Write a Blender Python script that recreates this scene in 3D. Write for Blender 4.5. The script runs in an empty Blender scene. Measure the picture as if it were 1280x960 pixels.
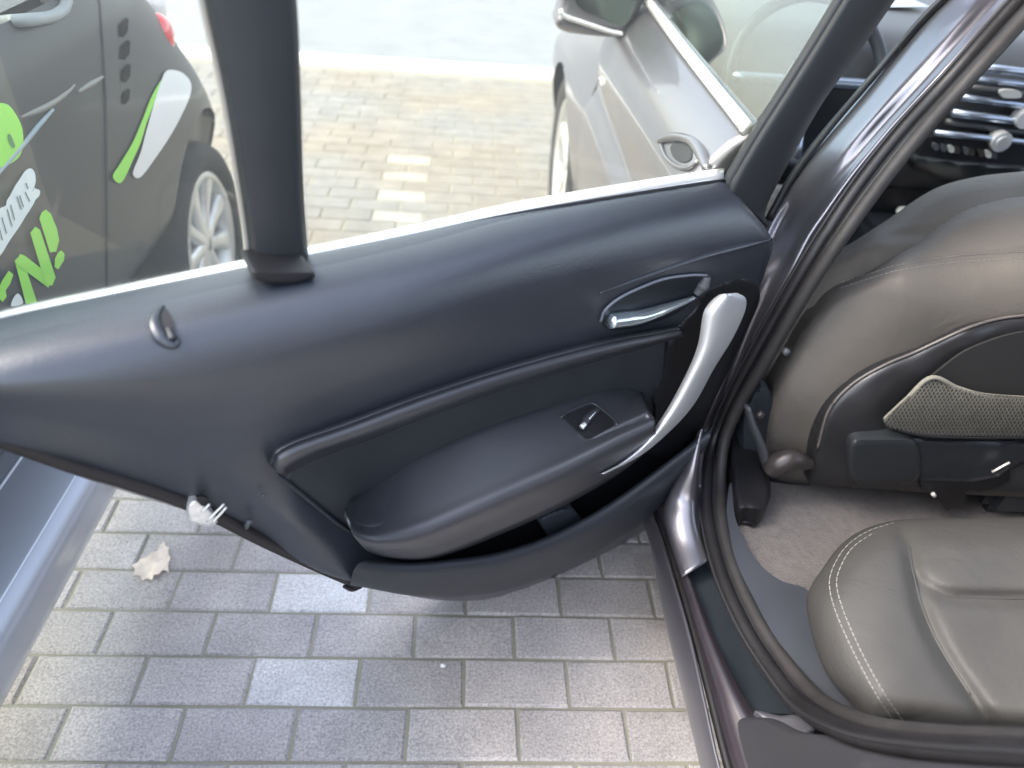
import bpy, bmesh, math, random
import numpy as np
from mathutils import Vector, Matrix
from mathutils.bvhtree import BVHTree

random.seed(7)
rng = np.random.default_rng(7)
scene = bpy.context.scene
COL = scene.collection

# ------------------------------------------------------------------ camera
F = 935.7                                   # focal length in photo pixels (1280 wide)
pitch, yaw, roll = (math.radians(a) for a in (37.59, 4.89, 4.99))
CAM = np.array([0, 0, 1.323])
fw = np.array([math.sin(yaw) * math.cos(pitch), math.cos(yaw) * math.cos(pitch), -math.sin(pitch)])
sd = np.array([math.cos(yaw), -math.sin(yaw), 0])
up = np.cross(sd, fw)
sd, up = math.cos(roll) * sd + math.sin(roll) * up, -math.sin(roll) * sd + math.cos(roll) * up
cd = bpy.data.cameras.new("camera")
cam = bpy.data.objects.new("camera", cd)
COL.objects.link(cam)
M = Matrix.Identity(4)
for i in range(3):
    M[i][0], M[i][1], M[i][2], M[i][3] = sd[i], up[i], -fw[i], CAM[i]
cam.matrix_world = M
cd.sensor_width = 36
cd.lens = F / 1280 * 36
cd.clip_start = 0.02
cd.clip_end = 3000
cd.dof.use_dof = True
cd.dof.focus_distance = 1.15
cd.dof.aperture_fstop = 2.6
scene.camera = cam

# ------------------------------------------------------------------ sky and sun
SUN_EL, SUN_ROT = math.radians(50), math.radians(262)
w = bpy.data.worlds.new("World")
scene.world = w
w.use_nodes = True
nt = w.node_tree
bg = nt.nodes["Background"]
sky = nt.nodes.new("ShaderNodeTexSky")
sky.sky_type = 'NISHITA'
sky.sun_disc = False
sky.sun_elevation = SUN_EL
sky.sun_rotation = SUN_ROT
sky.air_density = 1.0
sky.dust_density = 3.0
hs = nt.nodes.new("ShaderNodeHueSaturation")          # thin cloud: a paler sky
hs.inputs["Saturation"].default_value = 0.62
nt.links.new(sky.outputs[0], hs.inputs["Color"])
nt.links.new(hs.outputs[0], bg.inputs[0])
bg.inputs[1].default_value = 0.15
sl = bpy.data.lights.new("sun", 'SUN')
sl.energy = 0.6
sl.angle = math.radians(28)
sl.color = (1.0, 0.93, 0.84)
so = bpy.data.objects.new("sun", sl)
COL.objects.link(so)
sdir = Vector((math.sin(SUN_ROT) * math.cos(SUN_EL), math.cos(SUN_ROT) * math.cos(SUN_EL), math.sin(SUN_EL)))
so.rotation_euler = sdir.to_track_quat('Z', 'Y').to_euler()
scene.view_settings.view_transform = 'Standard'
scene.view_settings.look = 'None'
scene.view_settings.gamma = 1
scene.view_settings.use_curve_mapping = False
scene.view_settings.exposure = 2.55

# ------------------------------------------------------------------ pixel of the photo -> point of the place
def rays(p):
    p = np.asarray(p, float)
    return fw + sd * ((p[..., 0:1] - 640) / F) - up * ((p[..., 1:2] - 480) / F)

DA = np.array([0.384, 1.068, 0.9])          # belt corner of the open door, at its hinge
DN = np.array([0.469, -0.883, 0.0])         # normal of its inner face, towards the opening

def at(p, kind, v):
    """points of the photo on plane x=v, y=v, z=v or at v metres proud of the door plane ('n')"""
    p = np.atleast_2d(np.asarray(p, float)); d = rays(p)
    v = np.broadcast_to(np.asarray(v, float), (len(p),))
    if kind == 'n':
        t = ((DA - CAM) @ DN + v) / (d @ DN)
    else:
        a = 'xyz'.index(kind)
        t = (v - CAM[a]) / d[:, a]
    return CAM + d * t[:, None]

def at1(x, y, kind, v):
    return at([(x, y)], kind, v)[0]

# ------------------------------------------------------------------ materials
MATS = {}
def mat(name, col, rough=0.5, metal=0.0, spec=0.5, var=0.0, vscale=20, bump=0.0, bscale=300, bdist=0.001,
        coat=0.0, sheen=0.0, wrinkle=0.0, col2=None, flakes=False, detail=4, rvar=0.0):
    if name in MATS: return MATS[name]
    m = bpy.data.materials.new(name); m.use_nodes = True
    t = m.node_tree; b = t.nodes["Principled BSDF"]; L = t.links.new
    b.inputs["Base Color"].default_value = (*col, 1)
    b.inputs["Roughness"].default_value = rough
    b.inputs["Metallic"].default_value = metal
    b.inputs["Specular IOR Level"].default_value = spec
    b.inputs["Coat Weight"].default_value = coat
    b.inputs["Coat Roughness"].default_value = 0.04
    b.inputs["Sheen Weight"].default_value = sheen
    tc = t.nodes.new("ShaderNodeTexCoord")
    if var or col2:
        n = t.nodes.new("ShaderNodeTexNoise"); n.inputs["Scale"].default_value = vscale
        n.inputs["Detail"].default_value = detail; n.inputs["Roughness"].default_value = 0.6
        L(tc.outputs["Object"], n.inputs["Vector"])
        r = t.nodes.new("ShaderNodeValToRGB"); L(n.outputs[0], r.inputs[0])
        r.color_ramp.elements[0].position = 0.3; r.color_ramp.elements[1].position = 0.7
        c2 = col2 or tuple(min(1, c * (1 + var)) for c in col)
        c1 = col if col2 else tuple(c * (1 - var) for c in col)
        r.color_ramp.elements[0].color = (*c1, 1); r.color_ramp.elements[1].color = (*c2, 1)
        L(r.outputs[0], b.inputs["Base Color"])
        if rvar:
            mr = t.nodes.new("ShaderNodeMapRange"); L(n.outputs[0], mr.inputs[0])
            mr.inputs[3].default_value = rough - rvar; mr.inputs[4].default_value = rough + rvar
            L(mr.outputs[0], b.inputs["Roughness"])
    if bump:
        n2 = t.nodes.new("ShaderNodeTexNoise"); n2.inputs["Scale"].default_value = bscale
        n2.inputs["Detail"].default_value = 3
        L(tc.outputs["Object"], n2.inputs["Vector"])
        bp = t.nodes.new("ShaderNodeBump"); bp.inputs["Strength"].default_value = bump
        bp.inputs["Distance"].default_value = bdist
        L(n2.outputs[0], bp.inputs["Height"]); L(bp.outputs[0], b.inputs["Normal"])
        if wrinkle:
            n3 = t.nodes.new("ShaderNodeTexNoise"); n3.inputs["Scale"].default_value = 16; n3.inputs["Detail"].default_value = 2; n3.inputs["Distortion"].default_value = 1.2
            L(tc.outputs["Object"], n3.inputs["Vector"])
            b3 = t.nodes.new("ShaderNodeBump"); b3.inputs["Strength"].default_value = wrinkle; b3.inputs["Distance"].default_value = 0.006
            L(n3.outputs[0], b3.inputs["Height"]); L(b3.outputs[0], bp.inputs["Normal"])
    MATS[name] = m
    return m

def glass_mat(name, tint=(0.93, 0.97, 0.95), ior=1.5, rough=0.0, haze=0.0):
    m = bpy.data.materials.new(name); m.use_nodes = True
    t = m.node_tree; t.nodes.clear()
    o = t.nodes.new("ShaderNodeOutputMaterial"); mx = t.nodes.new("ShaderNodeMixShader")
    tr = t.nodes.new("ShaderNodeBsdfTransparent"); tr.inputs[0].default_value = (*tint, 1)
    gl = t.nodes.new("ShaderNodeBsdfGlossy"); gl.inputs["Roughness"].default_value = rough
    lw = t.nodes.new("ShaderNodeLayerWeight"); lw.inputs["Blend"].default_value = 0.5     # Schlick, same from both faces
    pw = t.nodes.new("ShaderNodeMath"); pw.operation = 'POWER'; pw.inputs[1].default_value = 5
    f0 = ((ior - 1) / (ior + 1)) ** 2
    mr = t.nodes.new("ShaderNodeMapRange"); mr.inputs[3].default_value = f0; mr.inputs[4].default_value = 1
    t.links.new(lw.outputs["Facing"], pw.inputs[0]); t.links.new(pw.outputs[0], mr.inputs[0])
    t.links.new(mr.outputs[0], mx.inputs[0]); t.links.new(tr.outputs[0], mx.inputs[1])
    t.links.new(gl.outputs[0], mx.inputs[2])
    df = t.nodes.new("ShaderNodeBsdfDiffuse"); df.inputs[0].default_value = (.8, .82, .8, 1)
    tl = t.nodes.new("ShaderNodeBsdfTranslucent"); tl.inputs[0].default_value = (.8, .82, .8, 1)
    ad = t.nodes.new("ShaderNodeMixShader"); ad.inputs[0].default_value = .5
    t.links.new(df.outputs[0], ad.inputs[1]); t.links.new(tl.outputs[0], ad.inputs[2])
    m2 = t.nodes.new("ShaderNodeMixShader"); m2.inputs[0].default_value = haze  # light veil over the pane, mixed in as pale diffuse colour
    t.links.new(mx.outputs[0], m2.inputs[1]); t.links.new(ad.outputs[0], m2.inputs[2]); t.links.new(m2.outputs[0], o.inputs[0])
    return m

plastic = mat("door_plastic", (0.025, 0.030, 0.040), 0.33, spec=0.95, var=0.10, vscale=9, bump=0.55, bscale=520, bdist=0.0009, rvar=0.04)
plastic2 = mat("dark_plastic", (0.020, 0.024, 0.031), 0.48, var=0.12, vscale=12, bump=0.3, bscale=800, bdist=0.0006)
armplastic = mat("armrest_skin", (0.030, 0.032, 0.038), 0.34, spec=0.9, var=0.08, vscale=10, bump=0.35, bscale=1000, bdist=0.0006, rvar=0.04)
insertm = mat("insert_fabric", (0.015, 0.018, 0.022), 0.7, var=0.15, vscale=14, bump=0.5, bscale=700, bdist=0.0008)
black = mat("black_plastic", (0.008, 0.008, 0.010), 0.5, var=0.2, vscale=20)
frame_m = mat("frame_trim", (0.018, 0.020, 0.023), 0.55, var=0.12, vscale=9, bump=0.2, bscale=700)
rubber = mat("rubber_seal", (0.013, 0.012, 0.013), 0.45, var=0.25, vscale=25, bump=0.25, bscale=120, bdist=0.001)
paint = mat("dark_violet_paint", (0.215, 0.208, 0.228), 0.34, metal=0.85, coat=0.6, var=0.06, vscale=3)
silver = mat("satin_silver", (0.74, 0.75, 0.77), 0.42, metal=0.7, var=0.04, vscale=12, bump=0.1, bscale=600, bdist=0.0003)
chrome = mat("bright_trim", (0.92, 0.93, 0.92), 0.22, metal=0.6)
leather = mat("taupe_leather", (0.120, 0.108, 0.094), 0.62, spec=0.3, var=0.10, vscale=7, bump=0.6, bscale=330, bdist=0.0012, rvar=0.06, wrinkle=0.35)
leather2 = mat("grey_leather", (0.062, 0.060, 0.057), 0.62, spec=0.3, var=0.08, vscale=7, bump=0.6, bscale=330, bdist=0.0012, rvar=0.06, wrinkle=0.35)
thread = mat("pale_thread", (0.30, 0.295, 0.28), 0.7, bump=0.6, bscale=900)
carpetm = mat("carpet_pile", (0.095, 0.080, 0.074), 0.95, var=0.30, vscale=60, bump=1.0, bscale=380, bdist=0.004, sheen=0.3)
netm = mat("pocket_net", (0.165, 0.158, 0.135), 0.8, var=0.12, vscale=40)
tyre_m = mat("tyre_rubber", (0.030, 0.030, 0.032), 0.8, var=0.25, vscale=30, bump=0.4, bscale=200)
rim_m = mat("alloy", (0.72, 0.73, 0.73), 0.35, metal=0.7, var=0.08, vscale=15)
smart_body = mat("dark_grey_body", (0.016, 0.021, 0.025), 0.40, spec=0.35, metal=0.0, coat=0.12, var=0.10, vscale=3)
smart_silver = mat("silver_cell_paint", (0.40, 0.43, 0.47), 0.35, metal=0.25, coat=0.6, var=0.05, vscale=3)
green = mat("lime_vinyl", (0.30, 0.80, 0.06), 0.4, var=0.06, vscale=10)
white_v = mat("white_vinyl", (0.78, 0.86, 0.88), 0.4, var=0.05, vscale=10)
red_lens = mat("red_lens", (0.75, 0.03, 0.04), 0.15, coat=1.0)
clear_lens = mat("clear_lens", (0.85, 0.85, 0.86), 0.15, coat=1.0)
dashm = mat("dash_plastic", (0.030, 0.032, 0.036), 0.45, var=0.1, vscale=15, bump=0.3, bscale=700)
dash_trim = mat("dash_blue_trim", (0.30, 0.34, 0.42), 0.25, metal=0.8)
liner = mat("headliner_cloth", (0.42, 0.41, 0.39), 0.9, var=0.05, vscale=30)
tissue_m = mat("white_paper", (0.80, 0.80, 0.78), 0.8, var=0.05, vscale=40)
pink_m = mat("pink_wrapper", (0.55, 0.25, 0.28), 0.5, var=0.4, vscale=60)
leaf_m = mat("dry_leaf", (0.70, 0.60, 0.49), 0.7, var=0.15, vscale=60)
road_m = mat("worn_asphalt", (0.215, 0.235, 0.25), 0.85, var=0.10, vscale=4, bump=0.5, bscale=120, bdist=0.004, detail=8)
kerb_m = mat("white_kerb_stone", (0.74, 0.73, 0.70), 0.8, var=0.06, vscale=8, bump=0.4, bscale=90, bdist=0.003)
bed_m = mat("joint_sand", (0.31, 0.29, 0.24), 0.95, var=0.35, vscale=9, bump=0.6, bscale=200, col2=(0.25, 0.25, 0.18))
steel = mat("latch_steel", (0.80, 0.78, 0.74), 0.35, metal=0.5, var=0.15, vscale=80)
hub_m = mat("brown_metal", (0.055, 0.048, 0.046), 0.35, metal=0.3, var=0.3, vscale=40)
trim_grey = mat("sill_trim_grey", (0.070, 0.072, 0.080), 0.42, var=0.1, vscale=12, bump=0.3, bscale=600)
platem = mat("sill_plate_plastic", (0.022, 0.028, 0.035), 0.38, var=0.15, vscale=10, bump=0.3, bscale=500)
glass = glass_mat("window_glass", (0.90, 0.90, 0.85), 1.5, haze=.03)
glass2 = glass_mat("side_window_glass", (0.72, 0.84, 0.82), 2.6)

def paver_material(name, base, use_cells, lo=0.88, hi=1.10):
    m = bpy.data.materials.new(name); m.use_nodes = True
    t = m.node_tree; b = t.nodes["Principled BSDF"]; L = t.links.new
    b.inputs["Roughness"].default_value = 0.85
    geo = t.nodes.new("ShaderNodeNewGeometry")
    big = t.nodes.new("ShaderNodeTexNoise"); big.inputs["Scale"].default_value = 1.1; big.inputs["Detail"].default_value = 3
    L(geo.outputs["Position"], big.inputs["Vector"])
    r1 = t.nodes.new("ShaderNodeValToRGB"); L(big.outputs[0], r1.inputs[0])
    r1.color_ramp.elements[0].position = 0.38; r1.color_ramp.elements[1].position = 0.62
    r1.color_ramp.elements[0].color = (*[c * f for c, f in zip(base, (0.94, 0.99, 1.09))], 1)
    r1.color_ramp.elements[1].color = (*[c * f for c, f in zip(base, (1.04, 0.98, 0.93))], 1)
    # per stone tone
    if use_cells:
        mp = t.nodes.new("ShaderNodeVectorMath"); mp.operation = 'MULTIPLY'; mp.inputs[1].default_value = (5, 10, 0)
        L(geo.outputs["Position"], mp.inputs[0])
        fl = t.nodes.new("ShaderNodeVectorMath"); fl.operation = 'FLOOR'; L(mp.outputs[0], fl.inputs[0])
        wn = t.nodes.new("ShaderNodeTexWhiteNoise"); L(fl.outputs[0], wn.inputs[0]); rnd = wn.outputs[0]
    else:
        oi = t.nodes.new("ShaderNodeObjectInfo"); rnd = oi.outputs["Random"]
    mr = t.nodes.new("ShaderNodeMapRange"); L(rnd, mr.inputs[0]); mr.inputs[3].default_value = lo; mr.inputs[4].default_value = hi
    mu = t.nodes.new("ShaderNodeVectorMath"); mu.operation = 'SCALE'; L(r1.outputs[0], mu.inputs[0]); L(mr.outputs[0], mu.inputs[3])
    # grit
    g = t.nodes.new("ShaderNodeTexNoise"); g.inputs["Scale"].default_value = 210; g.inputs["Detail"].default_value = 5; g.inputs["Roughness"].default_value = 0.75
    L(geo.outputs["Position"], g.inputs["Vector"])
    gr = t.nodes.new("ShaderNodeMapRange"); L(g.outputs[0], gr.inputs[0]); gr.inputs[1].default_value = 0.33; gr.inputs[2].default_value = 0.67
    gr.inputs[3].default_value = 0.60; gr.inputs[4].default_value = 1.42
    mu2 = t.nodes.new("ShaderNodeVectorMath"); mu2.operation = 'SCALE'; L(mu.outputs[0], mu2.inputs[0]); L(gr.outputs[0], mu2.inputs[3])
    # soft worn patches
    st = t.nodes.new("ShaderNodeTexNoise"); st.inputs["Scale"].default_value = 9; st.inputs["Detail"].default_value = 6
    L(geo.outputs["Position"], st.inputs["Vector"])
    sr = t.nodes.new("ShaderNodeMapRange"); L(st.outputs[0], sr.inputs[0]); sr.inputs[1].default_value = 0.35; sr.inputs[2].default_value = 0.7
    sr.inputs[3].default_value = 0.88; sr.inputs[4].default_value = 1.10
    mu3 = t.nodes.new("ShaderNodeVectorMath"); mu3.operation = 'SCALE'; L(mu2.outputs[0], mu3.inputs[0]); L(sr.outputs[0], mu3.inputs[3])
    L(mu3.outputs[0], b.inputs["Base Color"])
    bp = t.nodes.new("ShaderNodeBump"); bp.inputs["Strength"].default_value = 0.6; bp.inputs["Distance"].default_value = 0.003
    L(g.outputs[0], bp.inputs["Height"]); L(bp.outputs[0], b.inputs["Normal"])
    return m
pav_grey = paver_material("grey_paver", (0.41, 0.388, 0.365), False)
pav_light = paver_material("pale_paver", (0.58, 0.57, 0.54), False)
pav_dim = paver_material("dimmed_paver", (0.235, 0.226, 0.195), False, .95, 1.05)  # same paving, darkened in far rows to offset the stronger light there
pav_dim_light = paver_material("dimmed_pale_paver", (0.34, 0.33, 0.285), False, .95, 1.05)
pav_far_dim = paver_material("dimmed_paver_far", (0.235, 0.226, 0.195), True, .95, 1.05)
pav_far = paver_material("grey_paver_far", (0.41, 0.388, 0.365), True)

# ------------------------------------------------------------------ objects
def tag(o, label=None, cat=None, kind=None, group=None):
    if label: o["label"] = label
    if cat: o["category"] = cat
    if kind: o["kind"] = kind
    if group: o["group"] = group
    return o

def thing(name, loc, label, cat):
    o = bpy.data.objects.new(name, None); COL.objects.link(o); o.location = loc
    o.empty_display_size = 0.2
    return tag(o, label, cat)

WORLD_LOC = {}
def link(name, me, m, parent=None, smooth=True, label=None):
    """mesh given in place coordinates; its origin moves to its own base, its parent is the thing or part it moves with"""
    n = len(me.vertices); c = np.empty(n * 3, 'f'); me.vertices.foreach_get("co", c); c = c.reshape(-1, 3)
    base = np.array([(c[:, 0].min() + c[:, 0].max()) / 2, (c[:, 1].min() + c[:, 1].max()) / 2, c[:, 2].min()])
    c -= base; me.vertices.foreach_set("co", c.ravel()); me.update()
    o = bpy.data.objects.new(name, me); COL.objects.link(o)
    WORLD_LOC[o.name] = Vector(base)
    if parent:
        pl = WORLD_LOC.get(parent.name, parent.location)
        o.parent = parent; o.location = Vector(base) - Vector(pl)
    else:
        o.location = base
    if m: me.materials.append(m)
    if smooth:
        me.polygons.foreach_set("use_smooth", [True] * len(me.polygons))
    if label: o["label"] = label
    return o

def mesh(V, Fc):
    me = bpy.data.meshes.new("m"); me.from_pydata([tuple(map(float, v)) for v in V], [], [tuple(map(int, f)) for f in Fc]); me.update()
    return me

def bvh_of(o):
    dg = [WORLD_LOC[o.name] + v.co for v in o.data.vertices]
    return BVHTree.FromPolygons(dg, [tuple(p.vertices) for p in o.data.polygons])

def mid_(a, b, t): return [(p[0] * (1 - t) + q[0] * t, p[1] * (1 - t) + q[1] * t) for p, q in zip(a, b)]

def catmull(P, n, closed=False):
    """smooth curve through P, n points evenly spaced"""
    P = np.asarray(P, float); k = len(P)
    if closed: Q = np.vstack([P[-1], P, P[0], P[1]])
    else: Q = np.vstack([2 * P[0] - P[1], P, 2 * P[-1] - P[-2]])
    out = []
    segs = k if closed else k - 1
    for i in range(segs):
        p0, p1, p2, p3 = Q[i], Q[i + 1], Q[i + 2], Q[i + 3]
        t = np.linspace(0, 1, 12, endpoint=False)[:, None]
        a = np.linalg.norm(p2 - p1)
        m1 = (p2 - p0) * 0.5; m2 = (p3 - p1) * 0.5
        for mm in (m1, m2):
            l = np.linalg.norm(mm)
            if l > 1.2 * a: mm *= 1.2 * a / l
        out.append((2 * t**3 - 3 * t**2 + 1) * p1 + (t**3 - 2 * t**2 + t) * m1 + (-2 * t**3 + 3 * t**2) * p2 + (t**3 - t**2) * m2)
    out = np.vstack(out + [P[:1] if closed else P[-1:]])
    s = np.r_[0, np.cumsum(np.linalg.norm(np.diff(out, axis=0), axis=1))]
    q = np.linspace(0, s[-1], n + 1 if closed else n)
    R = np.stack([np.interp(q, s, out[:, j]) for j in range(out.shape[1])], 1)
    return R[:-1] if closed else R

def loft(name, rows, m, parent=None, N=60, sub=6, back=None, closed=False, label=None, sharp=False):
    """surface through 3D rows; back = vector that gives it thickness"""
    R = np.stack([catmull(r, N) for r in rows])            # rows x N x 3
    if sharp: G = R
    elif closed: G = np.stack([catmull(R[:, j], len(rows) * sub, True) for j in range(N)], 1)
    else: G = np.stack([catmull(R[:, j], (len(rows) - 1) * sub + 1) for j in range(N)], 1)
    a, b = G.shape[:2]; V = G.reshape(-1, 3); Fc = []
    rr = range(a) if closed else range(a - 1)
    for i in rr:
        for j in range(b - 1):
            i2 = (i + 1) % a
            Fc.append((i * b + j, i * b + j + 1, i2 * b + j + 1, i2 * b + j))
    if closed:
        Fc.append([i * b for i in range(a)]); Fc.append([i * b + b - 1 for i in range(a)][::-1])
    if back is not None:
        V2 = V + np.asarray(back); n = len(V); Fc += [tuple(n + k for k in f[::-1]) for f in list(Fc)]
        ring = [j for j in range(b)] + [i * b + b - 1 for i in range(1, a)] + [(a - 1) * b + j for j in range(b - 2, -1, -1)] + [i * b for i in range(a - 2, 0, -1)]
        for k in range(len(ring)):
            p, q = ring[k], ring[(k + 1) % len(ring)]
            Fc.append((q, p, p + n, q + n))
        V = np.vstack([V, V2])
    return link(name, mesh(V, Fc), m, parent, label=label)

def tps(ctrl):
    c = np.array(ctrl, float); X = c[:, :2] / 100; v = c[:, 2]; n = len(X)
    def U(r2): return np.where(r2 > 1e-12, r2 * np.log(r2 + 1e-12), 0)
    K = U(((X[:, None] - X[None]) ** 2).sum(-1)) + np.eye(n) * 1e-3
    P = np.c_[np.ones(n), X]; A = np.block([[K, P], [P.T, np.zeros((3, 3))]])
    w_ = np.linalg.solve(A, np.r_[v, 0, 0, 0])
    def f(p):
        p = np.asarray(p) / 100
        return U(((p[:, None] - X[None]) ** 2).sum(-1)) @ w_[:n] + np.c_[np.ones(len(p)), p] @ w_[n:]
    return f

def pdist(Q, line):
    """distance in photo pixels from each point of Q to a line of points"""
    P = catmull(line, 80); best = np.full(len(Q), 1e9)
    for a, b in zip(P[:-1], P[1:]):
        d = b - a; l = d @ d + 1e-12; t = np.clip(((Q - a) @ d) / l, 0, 1)
        best = np.minimum(best, np.hypot(*(Q - a - t[:, None] * d).T))
    return best

def relief(name, poly, ctrl, kind, m, parent=None, step=4, back=(0, 0, 0.02), edge=None, smooth_poly=True, npoly=400, label=None, fn=None, hold=None):
    """surface whose outline was read off the photo and whose own depth comes from control heights"""
    P = catmull(poly, npoly, True) if smooth_poly else np.asarray(poly, float)
    lo, hi = P.min(0) - step * 2, P.max(0) + step * 2
    xs, ys = np.arange(lo[0], hi[0], step), np.arange(lo[1], hi[1], step)
    GX, GY = np.meshgrid(xs, ys); Q = np.c_[GX.ravel(), GY.ravel()]
    inside = np.zeros(len(Q), bool)
    A, B = P, np.roll(P, -1, 0)
    best = np.full(len(Q), 1e18); near = np.zeros_like(Q)
    for a, b in zip(A, B):
        c = ((a[1] > Q[:, 1]) != (b[1] > Q[:, 1]))
        if abs(b[1] - a[1]) > 1e-12:
            inside ^= c & (Q[:, 0] < (b[0] - a[0]) * (Q[:, 1] - a[1]) / (b[1] - a[1]) + a[0])
        d = b - a; l = d @ d
        if l < 1e-12: continue
        t = np.clip(((Q - a) @ d) / l, 0, 1); pt = a + t[:, None] * d
        dd = ((Q - pt) ** 2).sum(1); k = dd < best
        best[k] = dd[k]; near[k] = pt[k]
    dist = np.sqrt(best)
    ny, nx = len(ys), len(xs); ins = inside.reshape(ny, nx)
    quads = []
    any_in = ins[:-1, :-1] | ins[1:, :-1] | ins[:-1, 1:] | ins[1:, 1:]
    for i, j in zip(*np.nonzero(any_in)):
        quads.append((i * nx + j, i * nx + j + 1, (i + 1) * nx + j + 1, (i + 1) * nx + j))
    used = np.unique(np.array(quads)); remap = -np.ones(len(Q), int); remap[used] = np.arange(len(used))
    Q = Q[used]; ins_u = inside[used]; dist = np.where(ins_u, dist[used], 0); Q = np.where(ins_u[:, None], Q, near[used])
    val = fn(Q) if fn else (tps(ctrl)(Q) if len(ctrl) > 2 else np.full(len(Q), ctrl[0][2]))
    if edge:
        R, drop = edge; u = np.clip(1 - dist / R, 0, 1)
        val = val - drop * (1 - np.sqrt(np.clip(1 - u * u, 0, 1)))
    V = at(Q, kind, val); Fc = [tuple(remap[k] for k in q) for q in quads]
    n = len(V)
    cnt = {}
    for f in Fc:
        for k in range(4):
            e = (f[k], f[(k + 1) % 4]); cnt[e] = cnt.get(e, 0) + 1
    bnd = [e for e in cnt if (e[1], e[0]) not in cnt]
    V2 = V + np.asarray(back)
    allF = list(Fc) + [tuple(n + k for k in f[::-1]) for f in Fc] + [(b, a, a + n, b + n) for a, b in bnd]
    me = mesh(np.vstack([V, V2]), allF)
    bm = bmesh.new(); bm.from_mesh(me); bmesh.ops.remove_doubles(bm, verts=bm.verts, dist=1e-5); bmesh.ops.recalc_face_normals(bm, faces=bm.faces)
    bm.to_mesh(me); bm.free()
    o = link(name, me, m, parent, label=label)
    try: me.set_sharp_from_angle(angle=math.radians(50))
    except Exception: pass
    return o

def slab(name, poly, kind, v, m, parent, back):
    V = at(poly, kind, v); n = len(V); V2 = V + np.asarray(back)
    Fc = [list(range(n)), list(range(2 * n - 1, n - 1, -1))] + [(k, n + k, n + (k + 1) % n, (k + 1) % n) for k in range(n)]
    return link(name, mesh(np.vstack([V, V2]), Fc), m, parent, smooth=False)

def tube(name, path, r, m, parent=None, n=80, seg=10, flat=1.0, label=None, up_=None, samp=True):
    P = catmull(path, n) if samp else np.asarray(path, float); n = len(P)
    rr = np.interp(np.linspace(0, 1, n), np.linspace(0, 1, len(np.atleast_1d(r))), np.atleast_1d(r)) if np.ndim(r) else np.full(n, r)
    T = np.gradient(P, axis=0); T /= np.linalg.norm(T, axis=1)[:, None] + 1e-12
    V = []; ref = np.array(up_ if up_ is not None else (0.31, 0.2, 0.93))
    for i in range(n):
        a = np.cross(T[i], ref); a /= np.linalg.norm(a) + 1e-12; b = np.cross(a, T[i])
        for k in range(seg):
            an = 2 * math.pi * k / seg
            V.append(P[i] + rr[i] * (math.cos(an) * a + math.sin(an) * b * flat))
    Fc = [(i * seg + k, i * seg + (k + 1) % seg, (i + 1) * seg + (k + 1) % seg, (i + 1) * seg + k) for i in range(n - 1) for k in range(seg)]
    Fc += [list(range(seg))[::-1], [(n - 1) * seg + k for k in range(seg)]]
    return link(name, mesh(V, Fc), m, parent, label=label)

def box_mesh(c, s, bev=0.0, rot=None):
    bm = bmesh.new(); bmesh.ops.create_cube(bm, size=1)
    bmesh.ops.scale(bm, vec=s, verts=bm.verts)
    if bev: bmesh.ops.bevel(bm, geom=bm.edges[:], offset=bev, segments=2, affect='EDGES')
    if rot is not None: bmesh.ops.rotate(bm, cent=(0, 0, 0), matrix=rot, verts=bm.verts)
    bmesh.ops.translate(bm, vec=c, verts=bm.verts)
    me = bpy.data.meshes.new("m"); bm.to_mesh(me); bm.free(); return me

def box(name, c, s, m, parent=None, bev=0.003, rot=None, label=None):
    o = link(name, box_mesh(c, s, bev, rot), m, parent, smooth=False, label=label)
    return o

def lathe(name, prof, c, axis_x, m, parent=None, seg=48):
    """prof: (radius, offset along X) turned around the X axis at c"""
    V = []; k = len(prof)
    for s in range(seg):
        a = 2 * math.pi * s / seg
        for r, o in prof: V.append((c[0] + o * axis_x, c[1] + r * math.cos(a), c[2] + r * math.sin(a)))
    Fc = [(s * k + i, s * k + i + 1, ((s + 1) % seg) * k + i + 1, ((s + 1) % seg) * k + i) for s in range(seg) for i in range(k - 1)]
    return link(name, mesh(V, Fc), m, parent)

def on_surface(bvh, pts, lift=0.003):
    out = []
    for p in pts:
        d = Vector(rays(np.array([p]))[0]).normalized()
        h, nn, i, t = bvh.ray_cast(Vector(CAM), d)
        out.append(None if h is None else np.array(h) - np.array(d) * lift)
    return out

def surf(pts, bvh, lift):
    return np.array([p for p in on_surface(bvh, pts, lift) if p is not None])

def decal(name, poly, bvh, m, parent, lift=0.004, step=3, smooth_poly=True, npoly=120, label=None, thick=0.002, fallback=None):
    """thin piece lying on a surface already built"""
    def fn(Q):
        return np.zeros(len(Q))
    P = catmull(poly, npoly, True) if smooth_poly else np.asarray(poly, float)
    bm = bmesh.new()
    vs = [bm.verts.new((p[0], p[1], 0)) for p in P]
    f = bm.faces.new(vs); bmesh.ops.triangulate(bm, faces=[f])
    for _ in range(3):
        long = [e for e in bm.edges if e.calc_length() > step * 3]
        if not long: break
        bmesh.ops.subdivide_edges(bm, edges=long, cuts=1); bmesh.ops.triangulate(bm, faces=bm.faces[:])
    pts = on_surface(bvh, [(v.co.x, v.co.y) for v in bm.verts], lift)
    good = [p for p in pts if p is not None]
    if not good: bm.free(); print("decal missed", name); return None
    dead = []
    for v, p in zip(bm.verts, pts):
        if p is None: dead.append(v)
        else: v.co = p
    bmesh.ops.delete(bm, geom=dead, context='VERTS')
    me = bpy.data.meshes.new("m"); bm.to_mesh(me); bm.free()
    return link(name, me, m, parent, label=label)

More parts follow.
